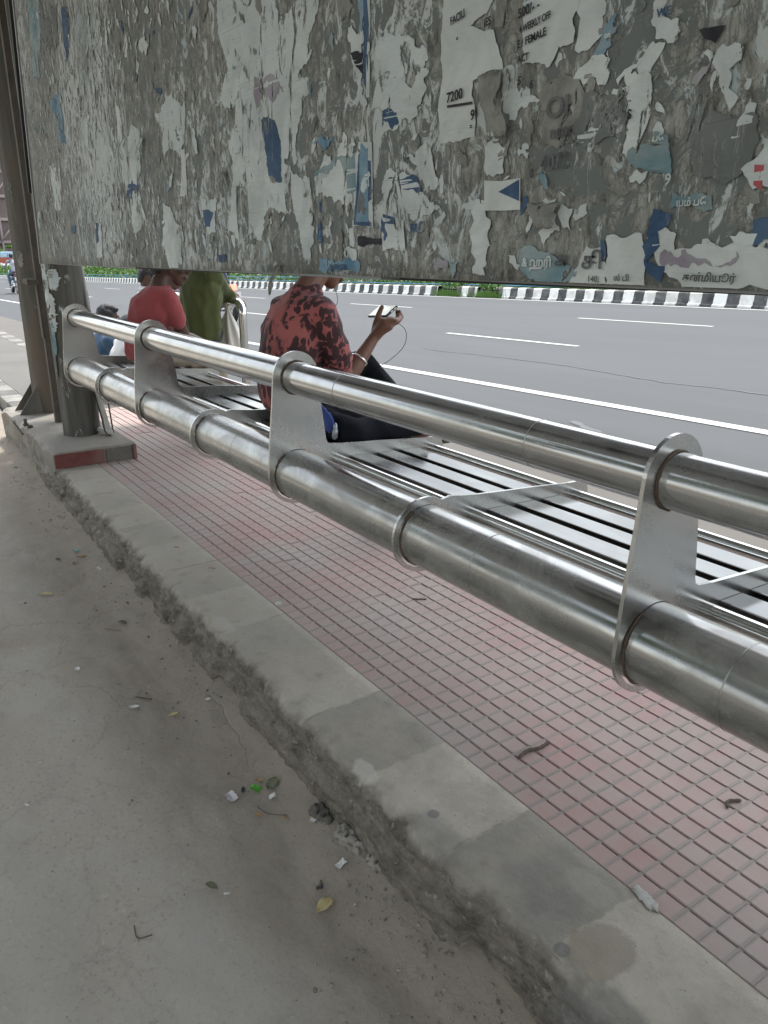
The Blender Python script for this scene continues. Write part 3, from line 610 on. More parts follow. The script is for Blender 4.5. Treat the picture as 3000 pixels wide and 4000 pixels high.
def paper(name, a, b, c=None, rough=.85, sc_=7, st=(1, 1, 1), tear=.42):
    k = N(name); n = k.noise(sc_, k.co(st), 9, .68, .8); g = k.noise(1.6, detail=5)
    col = k.mix(k.ramp(n, (.38, 0.), (.60, 1.)), a, b)
    if c: col = k.mix(k.m2('MULTIPLY', k.ramp(g, (.45, 0.), (.65, 1.)), .7), col, c)
    k.setp('Base Color', col).setp('Roughness', rough).setp('Specular IOR Level', .3)
    tn = k.noise(13, k.co((1.25, 1, .42), rot=(0, radians(5), 0)), 12, .74, 1.0); tb = k.noise(2.1, detail=3)
    tn = k.m2('ADD', tn, k.m2('MULTIPLY', k.m2('SUBTRACT', tb, .5), .30))
    k.setp('Alpha', k.ramp(tn, (tear, 0.), (tear+.006, 1.), interp='LINEAR'))
    edge = k.ramp(tn, (tear, 1.), (tear+.03, 0.))
    k.setp('Base Color', k.mix(k.m2('MULTIPLY', edge, .5), col, (.50, .50, .48)))
    k.bump(k.m2('ADD', k.noise(9, k.co(st), 6, .6, .8), k.m2('MULTIPLY', edge, -.4)), .28, .004); return k.m
BM = dict(
    w=paper('white paper', (.42, .455, .45), (.60, .64, .635), (.48, .53, .54)),
    g=paper('bare painted sheet', (.130, .142, .138), (.165, .178, .172), tear=.44),
    p=paper('pulp', (.15, .15, .135), (.29, .29, .27), tear=.47),
    t=paper('pale teal paper', (.14, .24, .28), (.30, .36, .365)),
    b=paper('blue paper', (.09, .20, .30), (.24, .34, .40)),
    d=paper('navy paper', (.03, .065, .13), (.075, .13, .21)),
    v=paper('mauve paper', (.24, .21, .25), (.36, .35, .38)),
    r=paper('red print', (.32, .07, .08), (.44, .12, .12), tear=.30),
    f=paper('faded teal paper', (.13, .22, .25), (.26, .31, .31)),
    W=paper('poster paper', (.47, .495, .485), (.60, .63, .615), (.50, .535, .54), tear=.30),
    k=paper('black print', (.02, .02, .028), (.05, .05, .055), tear=.31),
    n=paper('faded black print', (.075, .077, .085), (.16, .162, .165), tear=.36))
# the sheet itself: grey paint under brown pulp, shreds and torn paper
k = N('poster covered sheet')
s = k.sep()
side = k.ramp(k.m2('DIVIDE', k.m2('ADD', s[0], 5.2), 4.6), (.35, 0.), (.72, 1.))     # 0 at the far end (vertical shreds), 1 near
vv = k.co((1.0, 1, .30), rot=(0, radians(7), 0)); vh = k.co((.75, 1, 1.0)); v3 = k.co((1, 1, .55), rot=(0, radians(-9), 0))
big = k.noise(1.7, k.co((1, 1, .7)), 4, .6, .5)
pa = k.mix(side, k.noise(34, vv, 12, .78, .9), k.noise(15, vh, 12, .76, 1.0))
pb = k.mix(side, k.noise(48, vv, 12, .78, 1.2), k.noise(20, v3, 12, .76, 1.4))
fine = k.noise(60, k.co((1, 1, .35)), 8, .75, .5)
paint = k.mix(k.noise(5, detail=8), (.128, .142, .138), (.175, .190, .184))
pulpc = k.mix(k.ramp(fine, (.36, 0.), (.62, 1.)), (.085, .085, .075), (.35, .355, .33))
pulpc = k.mix(k.ramp(k.noise(34, vv, 9, .7, 1), (.60, 0.), (.68, 1.)), pulpc, (.34, .34, .32))
bigm = k.m2('MULTIPLY', k.m2('SUBTRACT', big, .5), .55)
mp_ = k.ramp(k.m2('ADD', pa, bigm), (.450, 0.), (.486, 1.))
col = k.mix(mp_, paint, pulpc)
crack_ = k.ramp(k.m2('ABSOLUTE', k.m2('SUBTRACT', k.mix(side, k.noise(24, vv, 8, .65, 1.8), k.noise(16, v3, 8, .65, 2)), .5)), (.0, 1.), (.016, 0.))
col = k.mix(k.m2('MULTIPLY', k.m2('MULTIPLY', crack_, mp_), .75), col, (.055, .052, .045))
wb = k.noise(1.1, k.co((1, 1, .6), loc=(3, 0, 1)), 3, .5)
mw = k.ramp(k.m2('ADD', pb, k.m2('MULTIPLY', k.m2('SUBTRACT', wb, .5), .55)), (.515, 0.), (.555, 1.))
whc = k.mix(k.noise(14, detail=10, rough=.7), (.38, .405, .40), (.60, .635, .63))
col = k.mix(mw, col, whc)
mb = k.m2('MULTIPLY', k.ramp(k.noise(6.5, k.co((1, 1, .5), loc=(9, 0, 2)), 9, .68, 1.2), (.665, 0.), (.672, 1.)), mp_)
col = k.mix(mb, col, k.mix(k.noise(3), (.07, .16, .26), (.26, .38, .42)))
wash = k.m2('MULTIPLY', k.ramp(k.noise(2.6, k.co((1, 1, .6), loc=(5, 3, 1)), 6, .6, .8), (.56, 0.), (.66, 1.)), mw)
col = k.mix(k.m2('MULTIPLY', wash, .55), col, (.22, .36, .42))
# the lowest hand's breadth stays nearly bare paint
h_ = k.m2('ADD', s[2], k.m2('MULTIPLY', k.noise(8, detail=8, rough=.7), .10))
low = k.ramp(h_, (.0, 0.), (1, 0.))
k.setp('Base Color', col).setp('Roughness', .8).setp('Specular IOR Level', .3)
hh = k.m2('ADD', k.m2('ADD', k.m2('MULTIPLY', mp_, .7), k.m2('MULTIPLY', mw, .9)), k.m2('ADD', k.m2('MULTIPLY', fine, .5), k.m2('MULTIPLY', pa, .8)))
k.bump(hh, .32, .003)
M['board'] = k.m
M['frame'] = plain('grey frame paint', (.215, .225, .22), .6, .1, .2, 12, .2, 60)
M['frame_dark'] = plain('dark angle iron', (.035, .036, .036), .7, .2, .3, 12)

BX0, BX1, BY = -4.765, 1.95, .945
def bz(x): return 1.1385 + (x+4.74)*.0036
board = empty('poster_board', (-1.5, 1.06, 1.14), 'wide grey sheet board covered in torn posters and paper pulp, above the bench', 'poster board')
def PB(o): o.parent = board; o.matrix_parent_inverse = Matrix.Translation(-board.location); return o
bm = bmesh.new(); xs = lin(BX0, BX1, 130); zs = lin(0, 1.6, 34)
V = [[bm.verts.new((x+max(0, 1-i/14)*.16*z, BY, bz(x)+z)) for z in zs] for i, x in enumerate(xs)]
for i in range(130):
    for j in range(34): bm.faces.new((V[i][j], V[i+1][j], V[i+1][j+1], V[i][j+1])).smooth = True
o = PB(bmo('sheet', bm, M['board'])); 
m_ = o.modifiers.new('s', 'SOLIDIFY'); m_.thickness = .003; m_.offset = 1
bm = bmesh.new()
for a, b in zip(lin(BX0, BX1, 4), lin(BX0, BX1, 4)[1:]):
    box(bm, a, b-.001, BY+.004, BY+.055, bz((a+b)/2)-.004, bz((a+b)/2)+.022)
PB(bmo('frame', bm, M['frame']))
def side(name, x0, x1, y0, y1, z0, z1, m):
    bm = bmesh.new(); box(bm, x0, x1, y0, y1, z0, z1, .003)
    for v in bm.verts: v.co.x += .16*(v.co.z-bz(BX0))
    PB(bmo(name, bm, m))
side('side_frame', BX0-.022, BX0-.001, BY-.006, BY+.05, bz(BX0)-.002, 2.74, M['frame'])
side('side_frame', BX0-.062, BX0-.024, BY+.014, BY+.05, 1.2, 2.74, M['frame'])
side('side_strip', BX0-.085, BX0-.064, BY-.012, BY+.03, 1.5, 2.74, M['frame_dark'])
bm = bmesh.new(); box(bm, -3.75, BX1, BY+.056, BY+.10, 0, .03, .003)
for v in bm.verts: v.co.z += bz(v.co.x)-.0105+(.004 if v.co.x > -1 else 0)
PB(bmo('rear_channel', bm, M['frame_dark']))

def jagged(pts, jag, rnd, seg=.009):
    """break the outline into short steps with torn, fractal displacement"""
    P = list(pts)
    for lv in range(9):
        Q = []
        for i in range(len(P)):
            a, b = P[i], P[(i+1) % len(P)]; dx, dz = b[0]-a[0], b[1]-a[1]; L_ = sqrt(dx*dx+dz*dz)
            Q.append(a)
            if L_ > seg*(1 if jag > .3 else 9):
                t = rnd.uniform(.36, .64); d = rnd.gauss(0, .15)*jag*min(L_, .16)*(1.25 if lv > 1 else .8)
                Q.append((a[0]+dx*t - dz/L_*d, a[1]+dz*t + dx/L_*d))
        P = Q
    return P
from mathutils.geometry import tessellate_polygon
def scrap_mesh(V, F, MI, pts, y, rnd, curl=.0015, mi=0, th=.0003):
    """one flat torn piece with its own thickness, its rim lifting a little off the board"""
    P = [Vector((p[0], y - abs(rnd.gauss(0, curl)), max(p[1], bz(p[0])+.002))) for p in pts]
    tri = tessellate_polygon([[Vector((p.x, p.z, 0)) for p in P]])
    b = len(V); n_ = len(P)
    V += P; V += [p + Vector((0, -th, 0)) for p in P]
    for a_, b_, c_ in tri:
        F.append((b+n_+a_, b+n_+b_, b+n_+c_)); MI.append(mi)
    for i in range(n_):
        j = (i+1) % n_; F.append((b+i, b+j, b+n_+j, b+n_+i)); MI.append(mi)
def scrap_obj(name, V, F, MI, mats):
    me = bpy.data.meshes.new(name); me.from_pydata([tuple(v) for v in V], [], F); me.update()
    o = link(name, me, mats); me.polygons.foreach_set('material_index', MI); return PB(o)
kinds = list(BM); mats = [BM[q] for q in kinds]
NAMES = dict(W='poster', w='white_paper', g='bare_patch', p='crumpled_paper', t='teal_paper', b='blue_paper', d='navy_paper', v='mauve_paper', r='red_paper', f='faded_poster', k='black_print')
rnd = random.Random(12)
# order matters: earlier scraps lie deeper
posters = {}
for i, (c_, pts, lift, jag) in enumerate(SCRAPS):
    V, F, MI = [], [], []
    y = BY - .0009 - .0003*lift - .00002*i
    scrap_mesh(V, F, MI, jagged([tuple(q) for q in pts], jag, rnd), y, rnd, .0005)
    o = scrap_obj(NAMES[c_], V, F, MI, BM[c_])
    posters[i] = o
# small remnants between the big ones: shreds with torn tips
V, F, MI = [], [], []
rr = random.Random(77)
for i in range(5200):
    x = rr.uniform(BX0+.23, .2); z = bz(x) + .03 + (rr.random()**.9)*1.5
    t = min(1, max(0, (x+5.2)/3.8))
    big_ = rr.random() < .04
    ln = rr.uniform(.009, .032)*(2.0 if big_ else 1)*(1-.15*t); wd = ln*rr.uniform(.12, .36)*(1+.9*t)
    if noise.noise(Vector((x*1.7, z*2.2, 4)))*1.4 + rr.uniform(-.7, .7) < -.1: continue
    an = rr.gauss(.12, .25+.8*t); ca, sa = cos(an), sin(an)
    n_ = rr.randint(5, 8)
    pts = []
    for q in range(n_):
        a_ = 2*pi*q/n_ + rr.uniform(-.25, .25); ra = rr.uniform(.6, 1.1)
        u, v_ = cos(a_)*wd*ra, sin(a_)*ln*ra
        pts.append((x+u*ca-v_*sa, z+u*sa+v_*ca))
    pts = jagged(pts, 1.5, rr, .009)
    rc = rr.random()
    kk = 'w' if rc < .62 else 'p' if rc < .90 else 'g' if rc < .95 else rr.choice('tbdvf')
    scrap_mesh(V, F, MI, pts, BY-.0006-.0000005*i, rr, .0004, kinds.index(kk))
o = scrap_obj('paper_remnants', V, F, MI, mats); o['kind'] = 'stuff'
# peeled flaps that stand off the board
for (x, z, wd, ht, out, lean) in ((-1.863, 1.168, 0.038, 0.075, 0.018, -0.03), (-3.046, 1.585, 0.053, 0.075, 0.021, 0.02), (-2.844, 1.567, 0.038, 0.068, 0.018, -0.02), (-2.174, 1.411, 0.038, 0.068, 0.018, 0.02), (-4.588, 1.402, 0.045, 0.09, 0.018, 0.01), (-1.064, 1.475, 0.075, 0.098, 0.018, 0.03), (-1.945, 1.934, 0.068, 0.06, 0.024, 0.02), (-3.578, 1.796, 0.045, 0.06, 0.018, 0), (-0.936, 1.273, 0.068, 0.038, 0.018, 0.02)):
    bm = bmesh.new(); V = []
    for i in range(9):
        r_ = []
        for j in range(9):
            u, t = i/8-.5, j/8
            wv = wd*(1-.55*t+.10*sin(9*t))
            r_.append(bm.verts.new((x+u*wv+lean*t+.004*fb(i*.6, j*.6, x), BY-.008-out*sin(t*2.2)*(1-abs(u)*.5)-.004*fb(i, j, z), z-ht*t+.006*fb(i*.9, 1, x))))
        V.append(r_)
    for i in range(8):
        for j in range(8): bm.faces.new((V[i][j], V[i+1][j], V[i+1][j+1], V[i][j+1])).smooth = True
    o = PB(bmo('peeled_flap', bm, BM['w' if x < -2.2 else 'p']))
    mo = o.modifiers.new('s', 'SOLIDIFY'); mo.thickness = .0006
# lettering
for (st, x, z, h, c_, rot, wide, bold, lift) in TEXTS:
    cu = bpy.data.curves.new('lettering', 'FONT'); cu.body = st; cu.size = h*1.38; cu.extrude = .0002
    if bold: cu.offset = h*.030
    cu.fill_mode = 'BOTH'
    to = bpy.data.objects.new('t', cu); COL.objects.link(to)
    bpy.context.view_layer.update()
    me = bpy.data.meshes.new_from_object(to.evaluated_get(bpy.context.evaluated_depsgraph_get()))
    bpy.data.objects.remove(to)
    for v in me.vertices:
        px, pz = v.co.x*wide, v.co.y; ca, sa = cos(radians(rot)), sin(radians(rot))
        v.co = (x+px*ca-pz*sa, BY-.0070-v.co.z, z+px*sa+pz*ca)
    me.materials.clear()
    PB(link('lettering', me, BM[c_]))
bm = bmesh.new()
def q4(x0, z0, x1, z1, t):
    v = [bm.verts.new((a, BY-.0071, b)) for a, b in ((x0, z0), (x1, z1), (x1, z1+t), (x0, z0+t))]; bm.faces.new(v)
q4(-1.183, 1.439, -1.115, 1.436, .004)
PB(bmo('underline', bm, BM['k']))

# torn paper strips stuck round the front column and a few on the rear one
def col_scrap(par, cx, cy, r, a0, z0, wd, ht, m, seed, label=None):
    rc = random.Random(seed); V, F = [], []; nu, nv = 9, 26
    for j in range(nv+1):
        t_ = j/nv; l_ = -.5 - .12*rc.random() + .10*fb(j*.5, seed); r2 = .5 + .25*fb(j*.6, seed+9) + .12*(rc.random()-.5)
        sq = min(1, sin(pi*min(.97, max(.03, t_)))**.3)*(.75+.45*rc.random())
        for i in range(nu+1):
            u = (l_+(r2-l_)*i/nu)*wd*sq
            a = radians(a0)+u/r
            V.append(Vector((cx+cos(a)*(r+.0072), cy+sin(a)*(r+.0072), z0+ht*t_+.004*rc.random())))
    for j in range(nv):
        for i in range(nu): b = j*(nu+1)+i; F.append((b, b+1, b+nu+2, b+nu+1))
    me = bpy.data.meshes.new('paper_strip'); me.from_pydata([tuple(v) for v in V], [], F); me.update()
    o = link('paper_strip', me, m); P0(o, sh); mo = o.modifiers.new('s', 'SOLIDIFY'); mo.thickness = .0006
# the side of the column that faces the path lies near -60 degrees
for q in ((-72, .88, .05, .30, 'w', 1), (-60, .74, .06, .22, 'w', 2), (-66, .60, .035, .20, 't', 3), (-40, .98, .07, .12, 'w', 4), (-20, .83, .035, .10, 'w', 5), (-50, 1.05, .06, .12, 'p', 6), (-76, .46, .03, .25, 'g', 7), (0, 1.0, .03, .07, 'p', 8)):
    col_scrap(sh, -5.10, 1.122, .110, q[0], q[1], q[2], q[3], BM[q[4]], q[5])
for q in ((-50, 1.50, .022, .16, 'p', 11), (-48, 1.10, .045, .10, 'p', 13), (-70, .92, .02, .12, 'p', 14)):
    col_scrap(sh, -6.0+.035*q[1], 1.12, .106, q[0], q[1], q[2], q[3], BM[q[4]], q[5])
# ------------------------------------------------------------------ trees, median, far side of the road
def leafmat(name, a, b, c):
    k = N(name)
    g = k.n('ShaderNodeNewGeometry')
    f = k.noise(1.2, detail=3)
    col = k.mix(g.outputs['Random Per Island'], a, b); col = k.mix(k.m2('MULTIPLY', k.ramp(f, (.4, 0.), (.65, 1.)), .6), col, c)
    k.setp('Base Color', col).setp('Roughness', .55).setp('Specular IOR Level', .4)
    try: k.b.inputs['Transmission Weight'].default_value = 0
    except Exception: pass
    return k.m
M['leaf'] = leafmat('leaves', (.035, .085, .022), (.085, .155, .035), (.05, .10, .03))
M['leaf_hedge'] = leafmat('hedge leaves', (.06, .15, .025), (.16, .30, .06), (.09, .19, .035))
M['leaf_dry'] = leafmat('dry leaves', (.12, .11, .05), (.20, .17, .08), (.10, .12, .05))
M['bark'] = plain('bark', (.12, .10, .08), .9, 0, .35, 6, .6, 30)
def leaves_into(V, F, cx, cy, cz, rx, ry, rz, n, size, rnd, shell=.55):
    for _ in range(n):
        while True:
            u = Vector((rnd.uniform(-1, 1), rnd.uniform(-1, 1), rnd.uniform(-1, 1)))
            if shell*.3 < u.length < 1: break
        p = Vector((cx+u.x*rx, cy+u.y*ry, cz+u.z*rz))
        d = Vector((rnd.gauss(0, 1), rnd.gauss(0, 1), rnd.gauss(0, .7))).normalized()
        e = d.orthogonal().normalized(); e = (Matrix.Rotation(rnd.uniform(0, 6.3), 3, d) @ e)
        f = d.cross(e); s = size*rnd.uniform(.6, 1.3); b = len(V)
        V += [p-e*s, p-f*s*.42, p+e*s, p+f*s*.42]; F.append((b, b+1, b+2, b+3))
def pmesh(name, V, F, m, parent=None):
    me = bpy.data.meshes.new(name); me.from_pydata([tuple(v) for v in V], [], F); me.update()
    return link(name, me, m, parent)
def tree(x, y, z, h, r, label, seed, clumps=34, per=260, size=.11, mat='leaf', flat=.55, trunk_h=.5, name='tree', group=None):
    rnd = random.Random(seed)
    e = empty(name, (x, y, z), label, 'tree', group=group)
    bm = bmesh.new()
    th = h*trunk_h
    tp = spline([(0, 0, -.3), (.06*h*rnd.uniform(-.5, .5), .02*h, th*.5), (.04*h, -.02*h, th), (.05*h, 0, h*.8)], 6)
    tube(bm, tp, [max(.02, .028*h*(1-i/len(tp)*.85)) for i in range(len(tp))], 10)
    V, F = [], []
    for c in range(clumps):
        a = rnd.uniform(0, 2*pi); q = rnd.random()**.5*r; zz = th*.85+(h-th*.85)*(.12+.76*rnd.random())
        q *= (1-.45*abs((zz-th)/(h-th)*2-1)**2)
        cx, cy = q*cos(a), q*sin(a); cr = r*rnd.uniform(.22, .38)
        leaves_into(V, F, cx, cy, zz, cr, cr, cr*flat, per, size, rnd)
        if c % 3 == 0:
            tube(bm, spline([tuple(tp[len(tp)//2+2]), (cx*.5, cy*.5, (tp[len(tp)//2].z+zz)*.5), (cx, cy, zz)], 4), [.012*h*(1-.08*i) for i in range(9)], 6)
    bmo('trunk', bm, M['bark'], e); pmesh('crown', V, F, M[mat], e)
    return e
# trees added behind the shelter, out of frame, only to show in the steel
tree(-3.2, -7.8, -.2, 8.0, 3.6, 'broad unseen tree added behind the shelter at its middle for reflections', 3, 36, 300, .17)
tree(3.4, -7.2, -.2, 7.0, 3.2, 'unseen tree added behind the near end of the shelter for reflections', 5, 28, 280, .17)
tree(-9.2, -7.6, -.3, 7.2, 3.2, 'smaller unseen tree added behind the far end of the shelter for reflections', 8, 24, 260, .16)
# median
M['median_kerb'] = None
k, c, s, z, n = kerb_mat('median kerb', -15.59, .640, (.86, .86, .82), (.030, .034, .038), (.62, .60, .55), 3, .18)
c = k.mix(k.m2('MULTIPLY', k.ramp(k.noise(5, detail=6), (.55, 0.), (.70, 1.)), .25), c, (.42, .40, .36))
k.setp('Base Color', c).setp('Roughness', .8); M['median_kerb'] = k.m
bm = bmesh.new()
MY = 16.42
for a, b in zip(lin(-175, 55, 460), lin(-175, 55, 460)[1:]):
    if -19.1 < (a+b)/2 < -18.1 or -21.1 < (a+b)/2 < -19.9: continue
    pr = [(MY-.05, -.2), (MY-.045, .04), (MY, .07), (MY+.03, .285), (MY+.06, .31), (MY+.24, .31), (MY+.25, .1)]
    A = [bm.verts.new((a, y, road_z(a, MY)+h)) for y, h in pr]; B = [bm.verts.new((b, y, road_z(b, MY)+h)) for y, h in pr]
    for i in range(len(pr)-1): bm.faces.new((A[i], B[i], B[i+1], A[i+1]))
o = bmo('median_kerb', bm, M['median_kerb']); o['kind'] = 'structure'
M['soil'] = dusty('median soil', (.10, .085, .06), (.18, .155, .115), (.14, .12, .09), 1, .3)
grid_surface('median_soil', lin(-175, 55, 60), [MY+.2, MY+1.6, 19.6], lambda x, y: road_z(x, MY)+.27, M['soil'])
rnd = random.Random(31); V, F = [], []
for i in range(8200):
    x = -8 - (rnd.random()**1.6)*135 + 2
    far = min(1, max(0, (-x-18)/30))
    hmax = (.22+.95*far)*(1+.25*fb(x*.35, 3))
    if x > -17: hmax *= .62
    y = MY+.42+rnd.random()*(.35+.9*far)+(-.36 if (-19.1 < x < -18.1 or -21.1 < x < -19.9) and rnd.random() < .7 else 0)
    zt = road_z(x, MY)+.27+rnd.random()*hmax
    for _ in range(5 if x > -60 else 3):
        leaves_into(V, F, x, y, zt, .11, .11, .09, 1, .05+.03*far+(.05 if x < -60 else 0), rnd)
o = pmesh('hedge', V, F, M['leaf_hedge']); o['kind'] = 'stuff'
V, F = [], []
for cx in (-18.55, -20.5, -20.1, -18.3):
    for i in range(240):
        u = rnd.gauss(0, .28)
        b = len(V); x = cx+u; y = MY-.05-rnd.random()*.12; z0 = road_z(x, MY)+.02; hh_ = rnd.uniform(.08, .26); l = rnd.gauss(0, .09)
        V += [Vector((x-.008, y, z0)), Vector((x+.008, y, z0)), Vector((x+l, y-.04, z0+hh_))]; F.append((b, b+1, b+2))
o = pmesh('weeds', V, F, M['leaf_hedge']); o['kind'] = 'stuff'
M['blue_rail'] = plain('blue rail paint', (.05, .20, .32), .5, .1, .2)
e = empty('median_railing', (-20, MY+.36, 0), 'low blue pipe railing along the planted median, in front of the hedge', 'railing')
for dz in (.36, .52):
    bm = bmesh.new(); tube(bm, [(x, MY+.33, road_z(x, MY)+dz) for x in lin(-150, 30, 40)], .018, 6); P0(bmo('rail', bm, M['blue_rail']), e)
for i in range(46):
    x = -100+i*2.4
    bm = bmesh.new(); tube(bm, [(x, MY+.33, road_z(x, MY)+.2), (x, MY+.33, road_z(x, MY)+.56)], .022, 6); P0(bmo('post', bm, M['blue_rail']), e)

# buildings and trees on the far side
M['plaster1'] = plain('cream plaster', (.42, .38, .31), .85, 0, .15, .8)
M['plaster2'] = plain('pale grey plaster', (.36, .37, .37), .85, 0, .15, .8)
M['plaster3'] = plain('pinkish plaster', (.36, .26, .23), .85, 0, .2, .8)
M['glassd'] = plain('window glass', (.04, .05, .06), .12, 0, .2)
M['wood'] = plain('weathered mauve boards', (.17, .135, .13), .8, 0, .3, 2)
M['wood2'] = plain('pale beams', (.33, .28, .27), .8, 0, .2, 2)
def building(x, y, wx, wy, h, m, label, nfl, nwin):
    z0 = road_z(max(-180, x), 27)-.4
    e = empty('building', (x, y, z0), label, 'building')
    bm = bmesh.new(); box(bm, -wx/2, wx/2, 0, wy, 0, h); bmo('wall', bm, m, e)
    bm = bmesh.new(); box(bm, -wx/2-.25, wx/2+.25, -.25, wy+.25, h+.003, h+.45, .03); bmo('parapet', bm, M['plaster2'], e)
    for f in range(nfl):
        zz = .9+f*(h/nfl)
        bm = bmesh.new(); box(bm, -wx/2-.1, wx/2+.1, -.5, -.003, zz+h/nfl*.62, zz+h/nfl*.62+.12); bmo('sunshade', bm, M['plaster2'], e)
        for q in range(nwin):
            xx = -wx/2+(q+.5)*wx/nwin
            bm = bmesh.new(); box(bm, xx-.75, xx+.75, -.06, -.004, zz, zz+h/nfl*.5, .01); wn = bmo('window', bm, M['plaster1'], e)
            bm = bmesh.new(); box(bm, xx-.66, xx-.02, -.068, -.063, zz+.08, zz+h/nfl*.5-.08); box(bm, xx+.02, xx+.66, -.068, -.063, zz+.08, zz+h/nfl*.5-.08)
            bmo('pane', bm, M['glassd'], wn)
    return e
building(-30, 34, 16, 10, 9.5, M['plaster1'], 'cream three storey building across the road with sunshades', 3, 5)
building(-8, 35, 14, 10, 6.5, M['plaster2'], 'grey two storey building straight across the road', 2, 4)
building(-56, 36, 18, 10, 12.5, M['plaster3'], 'pinkish four storey building across the road', 4, 6)
for i, (x, y, h, r, lb) in enumerate(((-20, 31, 8, 3.4, 'round roadside tree between the cream and grey buildings'), (-41, 31.5, 9, 3.6, 'tall roadside tree left of the cream building'), (2, 31, 7, 3, 'roadside tree right of the grey building'), (-70, 32, 9, 4, 'wide roadside tree past the pinkish building'), (-1.5, 33, 9.5, 3.8, 'tall tree at the corner of the grey building'))):
    tree(x, y, road_z(x, 27), h, r, lb, 40+i, 26, 110, .26)
# timber framed front at the far end of the road
def framed():
    X, Y = -150, 24.5
    z0 = road_z(-180, 27)-.5
    e = empty('scaffolded_building', (X, Y, z0), 'tall weathered mauve building front crossed by pale beams, far down the road', 'building')
    bm = bmesh.new(); box(bm, -1.2, 0, -8, 22, 0, 27); bmo('wall', bm, M['wood'], e)
    for i, zz in enumerate((6.0, 9.6, 13.2, 17.0, 20.8, 24.6)):
        bm = bmesh.new(); box(bm, .01, .5, -8, 22, zz, zz+.45); bmo('beam', bm, M['wood2'], e)
    for i in range(13):
        yy = -7.8+i*2.4
        bm = bmesh.new(); box(bm, .505, .75, yy, yy+.28, 0, 27); bmo('post', bm, M['wood2'], e)
    for i in range(12):
        for zz in (6.4, 13.6, 17.4):
            bm = bmesh.new(); tube(bm, [(.9, -7.8+i*2.4, zz), (.9, -5.4+i*2.4, zz+3.0)], .14, 6); bmo('brace', bm, M['wood2'], e)
framed()
tree(-146, 19.6, -3.0, 8.6, 3.4, 'dry brownish tree in front of the mauve building front', 61, 30, 200, .3, 'leaf_dry', trunk_h=.4)
tree(-141, 23.0, -3.0, 5.6, 1.6, 'small green tree beside the white car', 62, 16, 160, .2, 'leaf_hedge', trunk_h=.4)

# vehicles on the far carriageway
M['white_paint'] = plain('white car paint', (.78, .78, .77), .25, 0, .03)
M['car_glass'] = plain('car glass', (.05, .065, .075), .08, 0, .1)
M['rubber'] = plain('rubber', (.025, .025, .026), .8, 0, .2)
M['chrome'] = plain('alloy', (.55, .55, .56), .3, .9, .1)
M['red_body'] = plain('red brown lorry body', (.36, .09, .055), .6, 0, .25, 4)
M['tarp'] = plain('pale blue tarpaulin', (.36, .52, .62), .6, 0, .12, 3, .3, 9)
M['redlamp'] = plain('red lamp', (.45, .02, .02), .25)
def loft(bm, secs, mi=0):
    prev = None
    for x, pts in secs:
        cur = [bm.verts.new((x, y, z)) for y, z in pts]
        if prev:
            for i in range(len(cur)):
                f = bm.faces.new((prev[i], prev[(i+1) % len(cur)], cur[(i+1) % len(cur)], cur[i])); f.smooth = True; f.material_index = mi
        else: bm.faces.new(cur)
        prev = cur
    bm.faces.new(prev[::-1])
def wheel(par, x, y, r, wd, name='wheel'):
    bm = bmesh.new()
    tube(bm, [(0, -wd/2, 0), (0, -wd/2+.02, 0), (0, wd/2-.02, 0), (0, wd/2, 0)], [r*.93, r, r, r*.93], 28)
    w_ = bmo(name, bm, M['rubber'], par, loc=(x, y, r))
    bm = bmesh.new(); tube(bm, [(0, -wd/2-.006, 0), (0, wd/2+.006, 0)], r*.6, 20); bmo('rim', bm, M['chrome'], w_)
    return w_
def car(x, y, z, rz, label):
    e = empty('parked_car', (x, y, z), label, 'car', rz); e.name = 'car'
    def sec(hw, zb, zt): return [(-hw, zb), (-hw*1.02, (zb+zt)/2), (-hw*.94, zt), (hw*.94, zt), (hw*1.02, (zb+zt)/2), (hw, zb)]
    bm = bmesh.new()
    loft(bm, [(-2.1, sec(.72, .45, .72)), (-1.95, sec(.82, .32, .92)), (-1.1, sec(.86, .28, .98)), (0, sec(.87, .28, 1.0)), (1.3, sec(.87, .28, .98)), (1.95, sec(.82, .32, .94)), (2.08, sec(.74, .45, .8))])
    bmo('body', bm, M['white_paint'], e)
    bm = bmesh.new(); loft(bm, [(-1.15, sec(.78, .97, 1.0)), (-.45, sec(.70, .97, 1.5)), (.9, sec(.70, .97, 1.56)), (1.85, sec(.68, .93, 1.25)), (2.0, sec(.70, .93, 1.0))])
    bmo('cabin', bm, M['white_paint'], e)
    for s_ in (-1, 1):
        for a, b in ((-.62, .16), (.24, .98), (1.04, 1.5)):
            bm = bmesh.new(); v = [bm.verts.new(p) for p in ((a-.2*(a < -.5), s_*.80, 1.02), (b+.1*(b > 1.2), s_*.80, 1.02), (b-.02, s_*.715, 1.42 if b < 1.2 else 1.3), (a+.05, s_*.715, 1.42))]; bm.faces.new(v)
            g = bmo('side_window', bm, M['car_glass'], e); mo = g.modifiers.new('s', 'SOLIDIFY'); mo.thickness = .02; mo.offset = 0
        for xx in (-1.3, 1.3): wheel(e, xx, s_*.78, .32, .2)
        bm = bmesh.new(); box(bm, 1.98, 2.10, s_*.62-.11, s_*.62+.11, .72, .92, .02); bmo('tail_lamp', bm, M['redlamp'], e)
    bm = bmesh.new(); box(bm, 1.93, 1.985, -.55, .55, 1.0, 1.25, .01); g = bmo('rear_window', bm, M['car_glass'], e)
    return e
cz = road_z(-128, 27)
car(-128, 21.95, -1.42, radians(52), 'white hatchback seen over the hedge beside the rear column')
